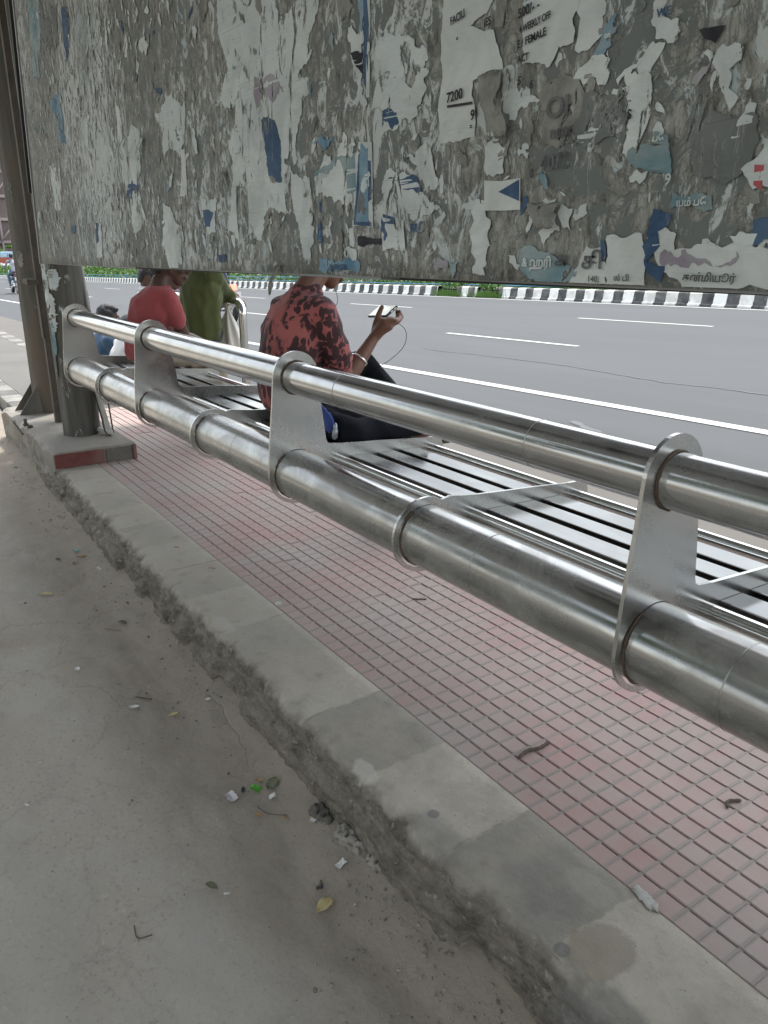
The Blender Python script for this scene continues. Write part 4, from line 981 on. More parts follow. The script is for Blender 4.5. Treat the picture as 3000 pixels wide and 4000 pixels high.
def lorry(x, y, z, rz):
    e = empty('lorry', (x, y, z), 'red brown lorry loaded with pale blue tarpaulin bales, behind the white car', 'lorry', rz)
    bm = bmesh.new(); box(bm, -3.4, -1.5, -1.05, 1.05, .6, 2.6, .12); bmo('cab', bm, M['red_body'], e)
    bm = bmesh.new(); box(bm, -1.4, 3.4, -1.1, 1.1, .9, 2.4, .03); bmo('load_body', bm, M['red_body'], e)
    bm = bmesh.new(); box(bm, -3.45, -3.41, -.85, .85, 1.6, 2.3, .01); bmo('windscreen', bm, M['car_glass'], e)
    for i in range(4):
        bm = bmesh.new(); box(bm, -1.3+i*1.15, -.2+i*1.15, -1.0, 1.0, 2.41, 3.3, .16); bmo('bale', bm, M['tarp'], e)
    for xx in (-2.5, 1.2, 2.4):
        for s_ in (-1, 1): wheel(e, xx, s_*.95, .48, .26)
lorry(-137, 22.9, -2.1, radians(60))
# ------------------------------------------------------------------ people
_SPH = None
def _sphere():
    global _SPH
    if _SPH is None:
        bm = bmesh.new(); bmesh.ops.create_icosphere(bm, subdivisions=2, radius=1); _SPH = [v.co.copy() for v in bm.verts]; bm.free()
    return _SPH
def organic(name, chains, m, parent, vox=.01, sm=3, wr=0, wf=6, seed=0, cut=None):
    """one continuous surface: tapered limbs hulled between joints, fused by voxel remeshing"""
    bm = bmesh.new()
    for ch in chains:
        if len(ch) == 1: ch = [ch[0], ch[0]]
        for (p, r), (q, s) in zip(ch, ch[1:]):
            vs_ = []
            for c_, rad in ((p, r), (q, s)):
                rad = (rad, rad, rad) if not isinstance(rad, (tuple, list)) else rad
                for u in _sphere(): vs_.append(bm.verts.new((c_[0]+u.x*rad[0], c_[1]+u.y*rad[1], c_[2]+u.z*rad[2])))
            g = bmesh.ops.convex_hull(bm, input=vs_)
            dead = list({x for x in g['geom_interior'] + g['geom_unused'] if isinstance(x, bmesh.types.BMVert) and x.is_valid})
            if dead: bmesh.ops.delete(bm, geom=dead, context='VERTS')
    me = bpy.data.meshes.new(name); bm.to_mesh(me); bm.free()
    o = bpy.data.objects.new('tmp', me); COL.objects.link(o)
    mo = o.modifiers.new('r', 'REMESH'); mo.mode = 'VOXEL'; mo.voxel_size = vox; mo.adaptivity = 0
    m2 = o.modifiers.new('s', 'SMOOTH'); m2.iterations = sm; m2.factor = .6
    bpy.context.view_layer.update()
    me2 = bpy.data.meshes.new_from_object(o.evaluated_get(bpy.context.evaluated_depsgraph_get()))
    bpy.data.objects.remove(o); me2.name = name; me2.materials.clear()
    if wr or cut:
        bm = bmesh.new(); bm.from_mesh(me2); bm.normal_update()
        if wr:
            for v in bm.verts:
                c_ = v.co; a = noise.noise(Vector((c_.x*wf+seed, c_.y*wf, c_.z*wf*.55+c_.x*wf*.7)))
                b = 1-abs(noise.noise(Vector((c_.x*wf*1.3+c_.z*4, c_.y*wf*1.3+9, c_.z*wf*.8+seed))))*2.4
                v.co = c_ + v.normal*(wr*(a*1.1 + b*.8))
        if cut:
            for co_, no_ in cut:
                bmesh.ops.bisect_plane(bm, geom=bm.verts[:]+bm.edges[:]+bm.faces[:], plane_co=co_, plane_no=no_, clear_outer=True)
        bm.to_mesh(me2); bm.free()
    me2.polygons.foreach_set('use_smooth', [True]*len(me2.polygons))
    return link(name, me2, m, parent)

def skin(name, c):
    k = N(name)
    col = k.mix(k.noise(14, detail=5), tuple(x*.82 for x in c), tuple(x*1.15 for x in c))
    k.setp('Base Color', col).setp('Roughness', .48).setp('Specular IOR Level', .4)
    k.bump(k.noise(130, detail=4), .12, .002); return k.m
def cloth(name, c, var=.12, weave=260, c2=None):
    k = N(name)
    col = k.mix(k.noise(5, detail=5), tuple(x*(1-var) for x in c), tuple(min(1, x*(1+var)) for x in c))
    if c2: col = k.mix(k.ramp(k.noise(9, k.co((1, 1, .4)), 6, .6), (.45, 0.), (.65, 1.)), col, c2)
    k.setp('Base Color', col).setp('Roughness', .9).setp('Specular IOR Level', .15)
    k.setp('Sheen Weight', .15 if max(c) > .03 else 0)
    k.bump(k.m2('ADD', k.noise(weave, detail=2), k.m2('MULTIPLY', k.noise(26, detail=4), 1.5)), .35, .003); return k.m
M['skin1'] = skin('brown skin', (.19, .098, .068)); M['skin2'] = skin('deep brown skin', (.085, .045, .033))
M['hair'] = (lambda k: (k.setp('Base Color', k.mix(k.noise(60, detail=3), (.008, .008, .010), (.022, .021, .024))), k.setp('Roughness', .5), k.bump(k.noise(140, k.co((1, 1, .3)), 6, .8), .9, .006), k.m)[-1])(N('black hair'))
M['eye'] = plain('eye', (.5, .48, .45), .2, 0, .05); M['lip'] = skin('lips', (.10, .05, .045))
# floral print: coral cloth with dark leaf sprays and twigs
k = N('coral cloth with dark leaf print')
cc = k.co((1, 1, 1)); wv_ = k.mix(.10, cc, k.noise(9, detail=3, col=True), 'ADD')
fl = k.noise(7.5, cc, 3, .55, .4)
pet = k.vor(1, k.co((40, 40, 15), rot=(.5, .9, .2)), 'F1'); pet2 = k.vor(1, k.co((38, 38, 14), rot=(-.6, -1.0, .3)), 'F1'); pet3 = k.vor(1, k.co((36, 15, 36), rot=(.2, .2, .9)), 'F1')
cl = k.m2('MULTIPLY', k.ramp(fl, (.44, 0.), (.465, 1.)), k.ramp(k.m2('ADD', k.m2('MINIMUM', pet, pet2), k.m2('MULTIPLY', k.noise(60, detail=3), .15)), (.52, 1.), (.58, 0.)))
lv = k.m2('MULTIPLY', k.ramp(k.noise(4.4, k.co(loc=(3, 1, 2)), 2), (.50, 0.), (.53, 1.)), k.ramp(k.m2('MINIMUM', pet3, pet2), (.40, 1.), (.45, 0.)))
tw = k.m2('MULTIPLY', k.ramp(k.m2('ABSOLUTE', k.m2('SUBTRACT', k.noise(8, k.co((1.3, 1.3, .6), rot=(.4, .2, 0)), 4, .6, 1.5), .5)), (.0, 1.), (.011, 0.)), k.ramp(k.noise(3.7, k.co(loc=(8, 1, 2))), (.47, 0.), (.51, 1.)))
mk = k.m2('MAXIMUM', k.m2('MAXIMUM', cl, lv), tw)
coral = k.mix(k.ramp(k.noise(3, detail=3), (.4, 0.), (.62, 1.)), (.30, .085, .082), (.42, .12, .112))
coral = k.mix(k.m2('MULTIPLY', k.ramp(k.noise(7, k.co(loc=(4, 4, 4))), (.52, 0.), (.6, 1.)), .5), coral, (.20, .085, .085))
k.setp('Base Color', k.mix(k.m2('MULTIPLY', mk, .93), coral, (.028, .012, .016))).setp('Roughness', .8).setp('Sheen Weight', .1)
k.bump(k.m2('ADD', k.noise(240, detail=2), k.m2('MULTIPLY', k.noise(20, detail=4), 2)), .3, .003)
M['floral'] = k.m
M['red_shirt'] = cloth('red cotton', (.33, .075, .08)); M['olive'] = cloth('olive jersey', (.088, .105, .040), c2=(.062, .076, .032))
M['denim'] = cloth('blue denim', (.055, .10, .17), .3, 300, (.12, .19, .28)); M['white_cloth'] = cloth('white cotton', (.66, .66, .67), .06)
M['pink_cloth'] = cloth('pale pink cotton', (.62, .46, .56), .06); M['black_cloth'] = cloth('black cotton', (.007, .008, .010), .2)
M['bag_cloth'] = cloth('dark bag cloth', (.010, .011, .016), .2); M['navy_cloth'] = cloth('navy cloth', (.03, .036, .06), .2); M['khaki'] = cloth('khaki cloth', (.33, .29, .22), .12)
M['sandal'] = plain('dark leather', (.05, .035, .025), .6, 0, .2); M['plaid'] = cloth('grey white checks', (.32, .32, .36), .3, 200, (.06, .06, .09))
M['cream'] = cloth('cream cotton bag', (.78, .76, .69), .05, 300)
V3 = Vector
def lerp(a, b, t): return tuple(a[i]+(b[i]-a[i])*t for i in range(3))
def hand(wr_, d, n, s=1, curl=.5):
    d = V3(d).normalized(); n = V3(n); n = (n-d*n.dot(d)).normalized(); wv = d.cross(n)*s; w0 = V3(wr_); out = []
    for i, (off, L_) in enumerate(((.028, .068), (.010, .077), (-.009, .072), (-.027, .056))):
        kn = w0+d*(.082-.006*abs(i-1))+wv*off
        out.append([(tuple(w0), .021), (tuple(kn), .0115)])
        ch = [(tuple(kn), .0100)]; a = .15; p = kn
        for q in range(3):
            a += curl*(.55 if q == 0 else .7)
            p = p+(d*cos(a)+n*sin(a))*L_*(.45, .32, .25)[q]; ch.append((tuple(p), .0092-.0009*q))
        out.append(ch)
    t0 = w0+d*.022+wv*.022; t1 = w0+d*.052+wv*.048+n*.012; t2 = w0+d*.082+wv*.052+n*.024
    out.append([(tuple(t0), .016), (tuple(t1), .012), (tuple(t2), .0095)])
    return out
def person(label, org, J, C_, vox=.011, sleeve=.5, group=None, handR=None, hair_long=0, shirt_hem=.0, wr=.005, neck_up=0):
    """J holds the joints in world metres; C_ the colours: skin, shirt, legs"""
    e = empty('person', org, label, 'person', group=group); O = V3(org)
    def L(p): return tuple(V3(p)-O)
    g = lambda q: L(J[q])
    yaw, pit = J.get('yaw', 0), J.get('pitch', 0)
    R_ = Matrix.Rotation(radians(yaw), 3, 'Z') @ Matrix.Rotation(radians(-pit), 3, 'X')
    hc = V3(g('head'))
    def H(x, y, z): return tuple(hc + R_ @ V3((x, y, z)))
    hs = J.get('hs', 1.0)
    body = []
    # head: skull, brow, jaw, chin, nose, lips, ears
    body += [[(H(0, -.012, .022), (.074*hs, .088*hs, .082*hs)), (H(0, .012, -.02), (.068*hs, .074*hs, .06*hs))],
             [(H(0, .012, -.03), (.060, .062, .04)), (H(0, .052, -.092), (.030, .026, .022))],
             [(H(-.034, .078, .022), .013), (H(.034, .078, .022), .013)],
             [(H(0, .088, .012), .011), (H(0, .108, -.022), .0135), (H(0, .094, -.032), .015)],
             [(H(-.020, .084, -.060), .010), (H(0, .090, -.058), .0115), (H(.020, .084, -.060), .010)],
             [(H(0, .084, -.072), .0115)], [(H(-.045, .055, -.02), .022)], [(H(.045, .055, -.02), .022)]]
    for s in (-1, 1):
        body += [[(H(s*.076, -.012, .0), (.009, .018, .026)), (H(s*.074, -.002, -.03), (.008, .010, .012))]]
    nr = J.get('nr', .052)
    body += [[(g('upp'), (.09, .06, .04)), (g('neck'), nr), (H(0, -.02, -.05), nr*.98)]]
    body += [[(g('che'), (.13, .08, .09)), (g('upp'), (.12, .07, .05))], [(g('pel'), (.12, .09, .08)), (g('che'), (.13, .08, .09))]]
    for s in 'RL':
        sh_, el, wrt = g('sh'+s), g('el'+s), g('wr'+s)
        body += [[(g('upp'), .05), (sh_, .046), (lerp(sh_, el, .5), .042), (el, .036), (lerp(el, wrt, .3), .037), (lerp(el, wrt, .75), .027), (wrt, .0235)]]
        if s == 'R' and handR: body += [[(L(p), r) for p, r in ch] for ch in handR]
        else:
            d = V3(wrt)-V3(el); body += hand(wrt, d, J.get('pn'+s, (0, 0, -1)), 1 if s == 'R' else -1, J.get('curl', .5))
        hp, kn, an, to = g('hip'+s), g('kn'+s), g('an'+s), g('to'+s)
        body += [[(g('pel'), .09), (hp, .075), (kn, .052), (lerp(kn, an, .3), .05), (an, .033)]]
        td = V3(to)-V3(an); he = V3(an)-td.normalized()*.03+V3((0, 0, -.035))
        body += [[(an, .032), (tuple(he), .028), (tuple(V3(to)+V3((0, 0, -.012))), (.036, .030, .018))], [(an, .032), (tuple(V3(an)+td*.6+V3((0, 0, -.005))), .026)]]
        for q in range(5):
            td_ = td.normalized(); sd_ = td_.cross(V3((0, 0, 1))); p = V3(to)+sd_*(-.026+.013*q)+td_*.01+V3((0, 0, -.015))
            body += [[(tuple(p), .0105), (tuple(p+td_*(.028-.003*q)), .009)]]
    b = organic('body', body, C_[0], e, vox, 2)
    hr = [[(H(0, -.024, .036), (.079*hs, .090*hs, .080*hs))], [(H(0, .035, .075), (.058, .042, .028)), (H(0, -.02, .08), (.07, .07, .04))],
          [(H(0, -.075, -.01), (.062, .030, .055)), (H(0, -.062, -.062-hair_long), (.045, .024, .028))],
          [(H(-.072, -.012, .035), (.012, .030, .03)), (H(-.068, .018, .005), (.008, .010, .02))], [(H(.072, -.012, .035), (.012, .030, .03)), (H(.068, .018, .005), (.008, .010, .02))]]
    organic('hair', hr, M['hair'], e, max(.006, vox*.8), 1, .0035, 28)
    for s in (-1, 1):
        bm = bmesh.new(); bmesh.ops.create_icosphere(bm, subdivisions=2, radius=.0125); bmo('eye', bm, M['eye'], e, True, loc=H(s*.031, .074, .002))
    # shirt
    up_, ch_, wa, pe = g('upp'), g('che'), g('wai'), g('pel')
    k_ = J.get('girth', 1.0)
    hem = V3(pe)+V3((0, 0, shirt_hem))
    sh = [[(tuple(hem), (.158*k_, .118*k_, .07)), (wa, (.142*k_, .112*k_, .08)), (ch_, (.160*k_, .115*k_, .10)), (up_, (.135, .082, .050)), (tuple(V3(g('neck'))+V3((0, -.006+neck_up*.3, -.028+neck_up))), (.066-neck_up*.15, .060-neck_up*.1, .020))]]
    for s in 'RL':
        sh_, el, wrt = g('sh'+s), g('el'+s), g('wr'+s)
        p = [(up_, .062), (sh_, .060)]
        t = min(1, sleeve*2)
        p.append((lerp(sh_, el, t*.5), .057)); p.append((lerp(sh_, el, t), .056))
        if sleeve > .5: p.append((lerp(el, wrt, (sleeve-.5)*2), .040))
        sh += [p]
    organic('shirt', sh, C_[1], e, max(.0075, vox), 3, wr, 8, seed=org[0])
    # collar
    nb = V3(g('neck')); nd = (hc-nb).normalized()
    if J.get('collar', True):
        bm = bmesh.new(); u = nd.orthogonal().normalized(); w_ = nd.cross(u); n_ = 22; A = []
        for (h_, r_) in ((-.035, .066), (-.01, .060), (.006, .058), (-.008, .065), (-.032, .070)):
            A.append([bm.verts.new(nb+nd*(h_+.004*sin(3*i))+(u*cos(2*pi*i/n_)+w_*sin(2*pi*i/n_))*r_) for i in range(n_)])
        for a_, b_ in zip(A, A[1:]):
            for i in range(n_): bm.faces.new((a_[i], a_[(i+1) % n_], b_[(i+1) % n_], b_[i])).smooth = True
        bmo('collar', bm, C_[1], e)
    tr = [[(pe, (.150*k_, .112*k_, .085))]]
    for s in 'RL':
        hp, kn, an = g('hip'+s), g('kn'+s), g('an'+s)
        tr += [[(pe, (.10, .10, .08)), (hp, .088), (lerp(hp, kn, .5), .080), (kn, .068), (lerp(kn, an, .4), .064), (lerp(kn, an, .88), .052)]]
    organic('trousers', tr, C_[2], e, max(.009, vox), 3, .004, 9, seed=org[1])
    for s in 'RL':
        an, to = g('an'+s), g('to'+s); td = (V3(to)-V3(an)); c0 = V3(an)+V3((0, 0, -.066)); 
        bm = bmesh.new(); d_ = V3((td.x, td.y, 0)).normalized(); s_ = V3((-d_.y, d_.x, 0)); n_ = 20; A = []
        cen = c0+d_*.055
        for z in (-.012, .0):
            A.append([bm.verts.new(cen+d_*cos(2*pi*i/n_)*.125+s_*sin(2*pi*i/n_)*(.044+.006*cos(2*pi*i/n_))+V3((0, 0, z+(td.z+.05)*.5*cos(2*pi*i/n_)))) for i in range(n_)])
        bm.faces.new(A[0][::-1]); bm.faces.new(A[1])
        for i in range(n_): bm.faces.new((A[0][i], A[0][(i+1) % n_], A[1][(i+1) % n_], A[1][i]))
        bmo('sandal', bm, M['sandal'], e)
    return e

# --- seated man in the floral shirt
hR = [[((-2.700, 1.795, .872), (.026, .026, .024)), ((-2.682, 1.822, .918), (.036, .024, .026)), ((-2.672, 1.850, .934), (.034, .026, .014))],
      [((-2.700, 1.790, .868), (.025, .024, .022)), ((-2.688, 1.803, .892), (.032, .024, .022)), ((-2.672, 1.818, .912), (.034, .022, .018))],
      [((-2.688, 1.800, .888), .024), ((-2.645, 1.828, .908), .0145)],
      [((-2.650, 1.828, .912), .0125), ((-2.640, 1.856, .928), .0118), ((-2.655, 1.884, .936), .0105), ((-2.680, 1.892, .948), .0095)],
      [((-2.660, 1.832, .912), .0118), ((-2.658, 1.875, .925), .0105), ((-2.670, 1.905, .945), .0095), ((-2.690, 1.906, .966), .0088)],
      [((-2.678, 1.835, .913), .0110), ((-2.692, 1.880, .925), .0102), ((-2.706, 1.910, .946), .0092), ((-2.716, 1.912, .966), .0085)],
      [((-2.695, 1.828, .905), .0110), ((-2.735, 1.862, .918), .0098), ((-2.765, 1.888, .930), .009), ((-2.776, 1.900, .945), .008)],
      [((-2.710, 1.797, .880), .0195), ((-2.718, 1.808, .918), .0152), ((-2.713, 1.818, .955), .0122), ((-2.706, 1.830, .985), .0100)]]
J = dict(pel=(-2.785, 1.44, .635), wai=(-2.785, 1.425, .76), che=(-2.78, 1.455, .905), upp=(-2.77, 1.49, 1.0), neck=(-2.768, 1.515, 1.062), head=(-2.79, 1.625, 1.182), yaw=6, pitch=22,
         shR=(-2.628, 1.50, .978), elR=(-2.685, 1.635, .700), wrR=(-2.70, 1.79, .870), shL=(-2.925, 1.49, .975), elL=(-2.955, 1.58, .72), wrL=(-2.88, 1.70, .70), pnL=(.3, 0, -1),
         hipR=(-2.71, 1.47, .635), knR=(-2.70, 1.835, .612), anR=(-2.69, 1.80, .085), toR=(-2.675, 1.92, .045),
         hipL=(-2.87, 1.47, .64), knL=(-2.90, 1.85, .725), anL=(-2.73, 2.02, .46), toL=(-2.66, 2.12, .425), collar=False, girth=1.04)
fm = person('seated man in a coral shirt with dark leaf print, holding up a phone', (-2.785, 1.44, 0), J, (M['skin1'], M['floral'], M['black_cloth']), vox=.0058, sleeve=.36, handR=hR, wr=.0075, neck_up=.034)
# short rolled cuff and steel bangle
def ring(name, c, ax, r, t, m, parent, wd=1.0):
    c, ax = V3(c), V3(ax).normalized(); u = ax.orthogonal().normalized(); w_ = ax.cross(u); bm = bmesh.new(); A = []
    for i in range(40):
        a = 2*pi*i/40; d = u*cos(a)+w_*sin(a)
        A.append([bm.verts.new(c+d*(r+t*cos(b))+ax*t*wd*sin(b)) for b in [2*pi*j/10 for j in range(10)]])
    for i in range(40):
        for j in range(10): bm.faces.new((A[i][j], A[(i+1) % 40][j], A[(i+1) % 40][(j+1) % 10], A[i][(j+1) % 10])).smooth = True
    o = bmo(name, bm, m)
    if parent: o.parent = parent; o.matrix_parent_inverse = Matrix.Translation(-parent.location)
    return o
ring('bangle', (-2.693, 1.708, .780), (-.09, .95, 1.0), .0365, .0020, M['steel_rod'], fm, 2.2)
ring('sleeve_cuff', (-2.665, 1.585, .795), (-.2, .50, -1), .0585, .007, M['floral'], fm, 2.4)
# phone, screen towards him
M['phone'] = plain('black phone shell', (.015, .016, .018), .25); 
k = N('phone screen'); k.setp('Base Color', (.05, .055, .05)).setp('Roughness', .06)
k.setp('Emission Color', k.mix(k.ramp(k.noise(30, detail=4), (.4, 0.), (.6, 1.)), (.62, .62, .50), (.35, .40, .36))).setp('Emission Strength', .35); M['screen'] = k.m
ex = V3((.12, 0, .009)).normalized(); ey = V3((-.012, .07, .045)); ey = (ey-ex*ey.dot(ex)).normalized(); ez = ex.cross(ey)
ph = empty('smartphone', (-2.763, 1.862, .9585), 'black phone held sideways in the raised hand of the man in the coral shirt', 'phone')
ph.matrix_world = Matrix(((ex.x, ey.x, ez.x, -2.755), (ex.y, ey.y, ez.y, 1.866), (ex.z, ey.z, ez.z, .962), (0, 0, 0, 1)))
bm = bmesh.new(); box(bm, -.069, .069, -.036, .036, -.0062, .0045, .0035); bmo('shell', bm, M['phone'], ph)
bm = bmesh.new(); box(bm, -.064, .064, -.0325, .0325, .0046, .0050); bmo('screen', bm, M['screen'], ph)
bm = bmesh.new(); box(bm, .0691, .0698, -.006, .006, -.002, .002); bmo('charging_port', bm, M['chrome'], ph)
bm = bmesh.new(); box(bm, .0691, .0697, .012, .026, -.0015, .0015); bmo('speaker_slot', bm, M['chrome'], ph)
M['wire'] = plain('black wire', (.02, .022, .022), .5)
o = tubeo('earphone_wire', spline([(-2.69, 1.832, .938), (-2.63, 1.845, .930), (-2.582, 1.86, .899), (-2.583, 1.86, .847), (-2.64, 1.86, .798), (-2.74, 1.86, .745), (-2.83, 1.86, .712), (-2.86, 1.80, .70)], 12), .0013, M['wire'], n=8)
tag(o, 'thin black wire looping from the phone down to the knee of the man in coral', 'wire')
o = tubeo('earphone_wire', spline([(-2.80, 1.655, 1.10), (-2.80, 1.66, 1.065), (-2.745, 1.64, 1.03), (-2.715, 1.62, 1.005), (-2.70, 1.575, .975), (-2.72, 1.55, .95)], 12), .0013, M['wire'], n=8)
tag(o, 'thin black earphone wire hanging from the chin of the man in coral', 'wire')
# bag beside him
bg_ = empty('bag', (-2.36, 1.52, .56), 'limp black bag with a blue inner pouch on the seat beside the man in coral', 'bag')
def loc(o, p=bg_): o.parent = p; o.matrix_parent_inverse = Matrix.Translation(-p.location); return o
loc(organic('sack', [[((-2.50, 1.40, .600), (.06, .05, .05)), ((-2.24, 1.40, .595), (.06, .05, .045))], [((-2.50, 1.40, .60), (.06, .05, .05)), ((-2.46, 1.64, .605), (.07, .06, .05))], [((-2.24, 1.40, .595), (.06, .05, .045)), ((-2.25, 1.66, .60), (.065, .05, .05))], [((-2.46, 1.64, .605), (.07, .06, .05)), ((-2.25, 1.66, .60), (.065, .05, .05))], [((-2.45, 1.5, .61), (.1, .1, .05)), ((-2.28, 1.55, .61), (.1, .1, .05))]], M['bag_cloth'], None, .009, 3, .006, 9))
M['blue_bag'] = cloth('blue nylon', (.045, .075, .26), .2); M['foil'] = plain('clear plastic', (.42, .45, .5), .15, .3, .3, 20, .8, 30)
loc(organic('blue_pouch', [[((-2.375, 1.338, .662), (.020, .010, .028)), ((-2.31, 1.338, .628), (.028, .011, .034))]], M['blue_bag'], None, .006, 2, .004, 20))
loc(organic('plastic_wrap', [[((-2.262, 1.334, .62), (.008, .006, .026)), ((-2.268, 1.334, .588), (.018, .006, .012))]], M['foil'], None, .005, 1, .004, 40))

# --- seated man in the red shirt
J = dict(pel=(-4.62, 1.44, .635), wai=(-4.58, 1.435, .76), che=(-4.52, 1.46, .895), upp=(-4.47, 1.485, .972), neck=(-4.45, 1.50, 1.035), head=(-4.455, 1.565, 1.128), yaw=-18, pitch=6,
         shR=(-4.375, 1.51, .945), elR=(-4.47, 1.62, .725), wrR=(-4.60, 1.80, .665), shL=(-4.63, 1.50, .955), elL=(-4.74, 1.62, .74), wrL=(-4.68, 1.80, .67), pnR=(0, .2, -1), pnL=(0, .2, -1),
         hipR=(-4.54, 1.47, .635), knR=(-4.55, 1.85, .60), anR=(-4.56, 1.82, .085), toR=(-4.54, 1.94, .045), hipL=(-4.70, 1.47, .635), knL=(-4.74, 1.85, .60), anL=(-4.74, 1.82, .085), toL=(-4.74, 1.94, .045), collar=False, girth=1.08)
person('seated man in a plain red shirt leaning forward, face in profile', (-4.6, 1.44, 0), J, (M['skin2'], M['red_shirt'], M['khaki']), vox=.0075, sleeve=.27, wr=.006)
# --- standing man in olive green
gz_ = -.252
J = dict(pel=(-5.27, 2.04, .66), wai=(-5.27, 2.04, .80), che=(-5.27, 2.06, .96), upp=(-5.27, 2.08, 1.08), neck=(-5.27, 2.10, 1.15), head=(-5.27, 2.14, 1.27), yaw=-10, pitch=10,
         shR=(-5.13, 2.09, 1.06), elR=(-5.25, 2.215, .925), wrR=(-5.235, 2.27, .90), shL=(-5.44, 2.08, 1.06), elL=(-5.52, 2.18, .92), wrL=(-5.42, 2.29, .92), pnR=(0, .4, -1), pnL=(0, 0, -1), curl=1.1,
         hipR=(-5.19, 2.04, .60), knR=(-5.18, 2.06, .20), anR=(-5.18, 2.08, gz_+.08), toR=(-5.16, 2.20, gz_+.04), hipL=(-5.36, 2.04, .60), knL=(-5.37, 2.08, .20), anL=(-5.39, 2.06, gz_+.08), toL=(-5.39, 2.18, gz_+.04), girth=1.2, collar=False)
person('standing man in a loose olive green long sleeved top leaning on the steel rail', (-5.27, 2.05, gz_), J, (M['skin2'], M['olive'], M['navy_cloth']), vox=.009, sleeve=.93, shirt_hem=-.01, wr=.013)
# --- people beyond: dark haired man, pink shirt, two seated on the platform edge
def stand(label, x, y, h, yaw, C_, sleeve=.3, pitch=8, z=None, **kw):
    z = road_z(x, y) if z is None else z; s = h/1.7
    R_ = Matrix.Rotation(radians(yaw), 3, 'Z')
    def W(a, b, c): v = R_ @ V3((a*s, b*s, c*s)); return (x+v.x, y+v.y, z+v.z)
    J = dict(pel=W(0, 0, .92), wai=W(0, 0, 1.06), che=W(0, .01, 1.22), upp=W(0, .01, 1.35), neck=W(0, .02, 1.43), head=W(0, .055, 1.555), yaw=yaw, pitch=pitch, shR=W(.17, 0, 1.34), elR=W(.24, .03, 1.07), wrR=W(.18, .2, .95), shL=W(-.17, 0, 1.34), elL=W(-.24, .03, 1.07), wrL=W(-.18, .2, .95), pnR=(R_ @ V3((-1, 0, 0))), pnL=(R_ @ V3((1, 0, 0))),
             hipR=W(.09, 0, .86), knR=W(.10, .03, .48), anR=W(.10, 0, .08), toR=W(.12, .14, .045), hipL=W(-.09, 0, .86), knL=W(-.10, .03, .48), anL=W(-.10, 0, .08), toL=W(-.12, .14, .045), hs=max(.88, s))
    J.update(kw.get('J', {}))
    return person(label, (x, y, z), J, C_, vox=.012, sleeve=sleeve)
stand('man with black hair and white shirt standing beyond the man in red', -7.35, 2.33, 1.385, -10, (M['skin2'], M['white_cloth'], M['navy_cloth']), pitch=25)
stand('person in a pale pink shirt standing between the men in red and green', -6.52, 2.36, 1.41, -150, (M['skin2'], M['pink_cloth'], M['navy_cloth']), sleeve=.3)
def sit_low(label, x, y, C_, sleeve, lean=0, hz=.66, gr=None):
    z0 = .0
    J = dict(pel=(x, y, .105), wai=(x, y-.015, .22), che=(x+lean, y+.01, .36), upp=(x+lean, y+.04, .46), neck=(x+lean, y+.06, .53), head=(x+lean*1.2, y+.10, hz), yaw=-8, pitch=15,
             shR=(x+.17+lean, y+.04, .44), elR=(x+.22, y+.17, .22), wrR=(x+.12, y+.32, .20), shL=(x-.17+lean, y+.04, .44), elL=(x-.22, y+.17, .22), wrL=(x-.12, y+.32, .20),
             hipR=(x+.09, y+.05, .105), knR=(x+.14, y+.40, .20), anR=(x+.12, y+.36, -.20), toR=(x+.12, y+.48, -.245), hipL=(x-.09, y+.05, .105), knL=(x-.14, y+.40, .20), anL=(x-.12, y+.36, -.20), toL=(x-.12, y+.48, -.245))
    return person(label, (x, y, 0), J, C_, vox=.011, sleeve=sleeve, group=gr)
sit_low('person in a blue denim shirt sitting low on the platform edge, back turned', -7.42, 1.86, (M['skin2'], M['denim'], M['navy_cloth']), .9, .08, .64)
sit_low('person in a white shirt sitting low beside the one in denim', -6.78, 1.88, (M['skin2'], M['white_cloth'], M['navy_cloth']), .4, .06, .585)
# cloth bag on the rail
cb = empty('cloth_bag', (-5.27, 2.22, .55), 'cream cotton bag hanging by its handles from the steel rail', 'bag')
V, F = [], []; n_ = 40
levels = [(.86, .012), (.83, .014), (.80, .020), (.77, .035), (.72, .060), (.66, .082), (.58, .102), (.50, .118), (.43, .122), (.40, .105), (.395, .02)]
for z, r in levels:
    for i in range(n_):
        a = 2*pi*i/n_; rr_ = r*(1+.16*sin(a*7+z*9)*(1 if .42 < z < .80 else .3)+.05*sin(a*3+z*20))
        V.append(V3((-5.255+.02*(.86-z)+cos(a)*rr_*1.15, 2.235+sin(a)*rr_*.8, z)))
for l in range(len(levels)-1):
    for i in range(n_): F.append((l*n_+i, l*n_+(i+1) % n_, (l+1)*n_+(i+1) % n_, (l+1)*n_+i))
o = pmesh('sack', V, F, M['cream']); loc(o, cb); o.data.polygons.foreach_set('use_smooth', [True]*len(F))
for dx in (-.04, .012):
    bm = bmesh.new(); tube(bm, spline([(-5.255, 2.235, .80), (-5.262+dx, 2.222, .86), (-5.265+dx, 2.25, .905), (-5.255, 2.285, .85), (-5.25, 2.26, .80)]), .007, 8); loc(bmo('handle', bm, M['cream']), cb)

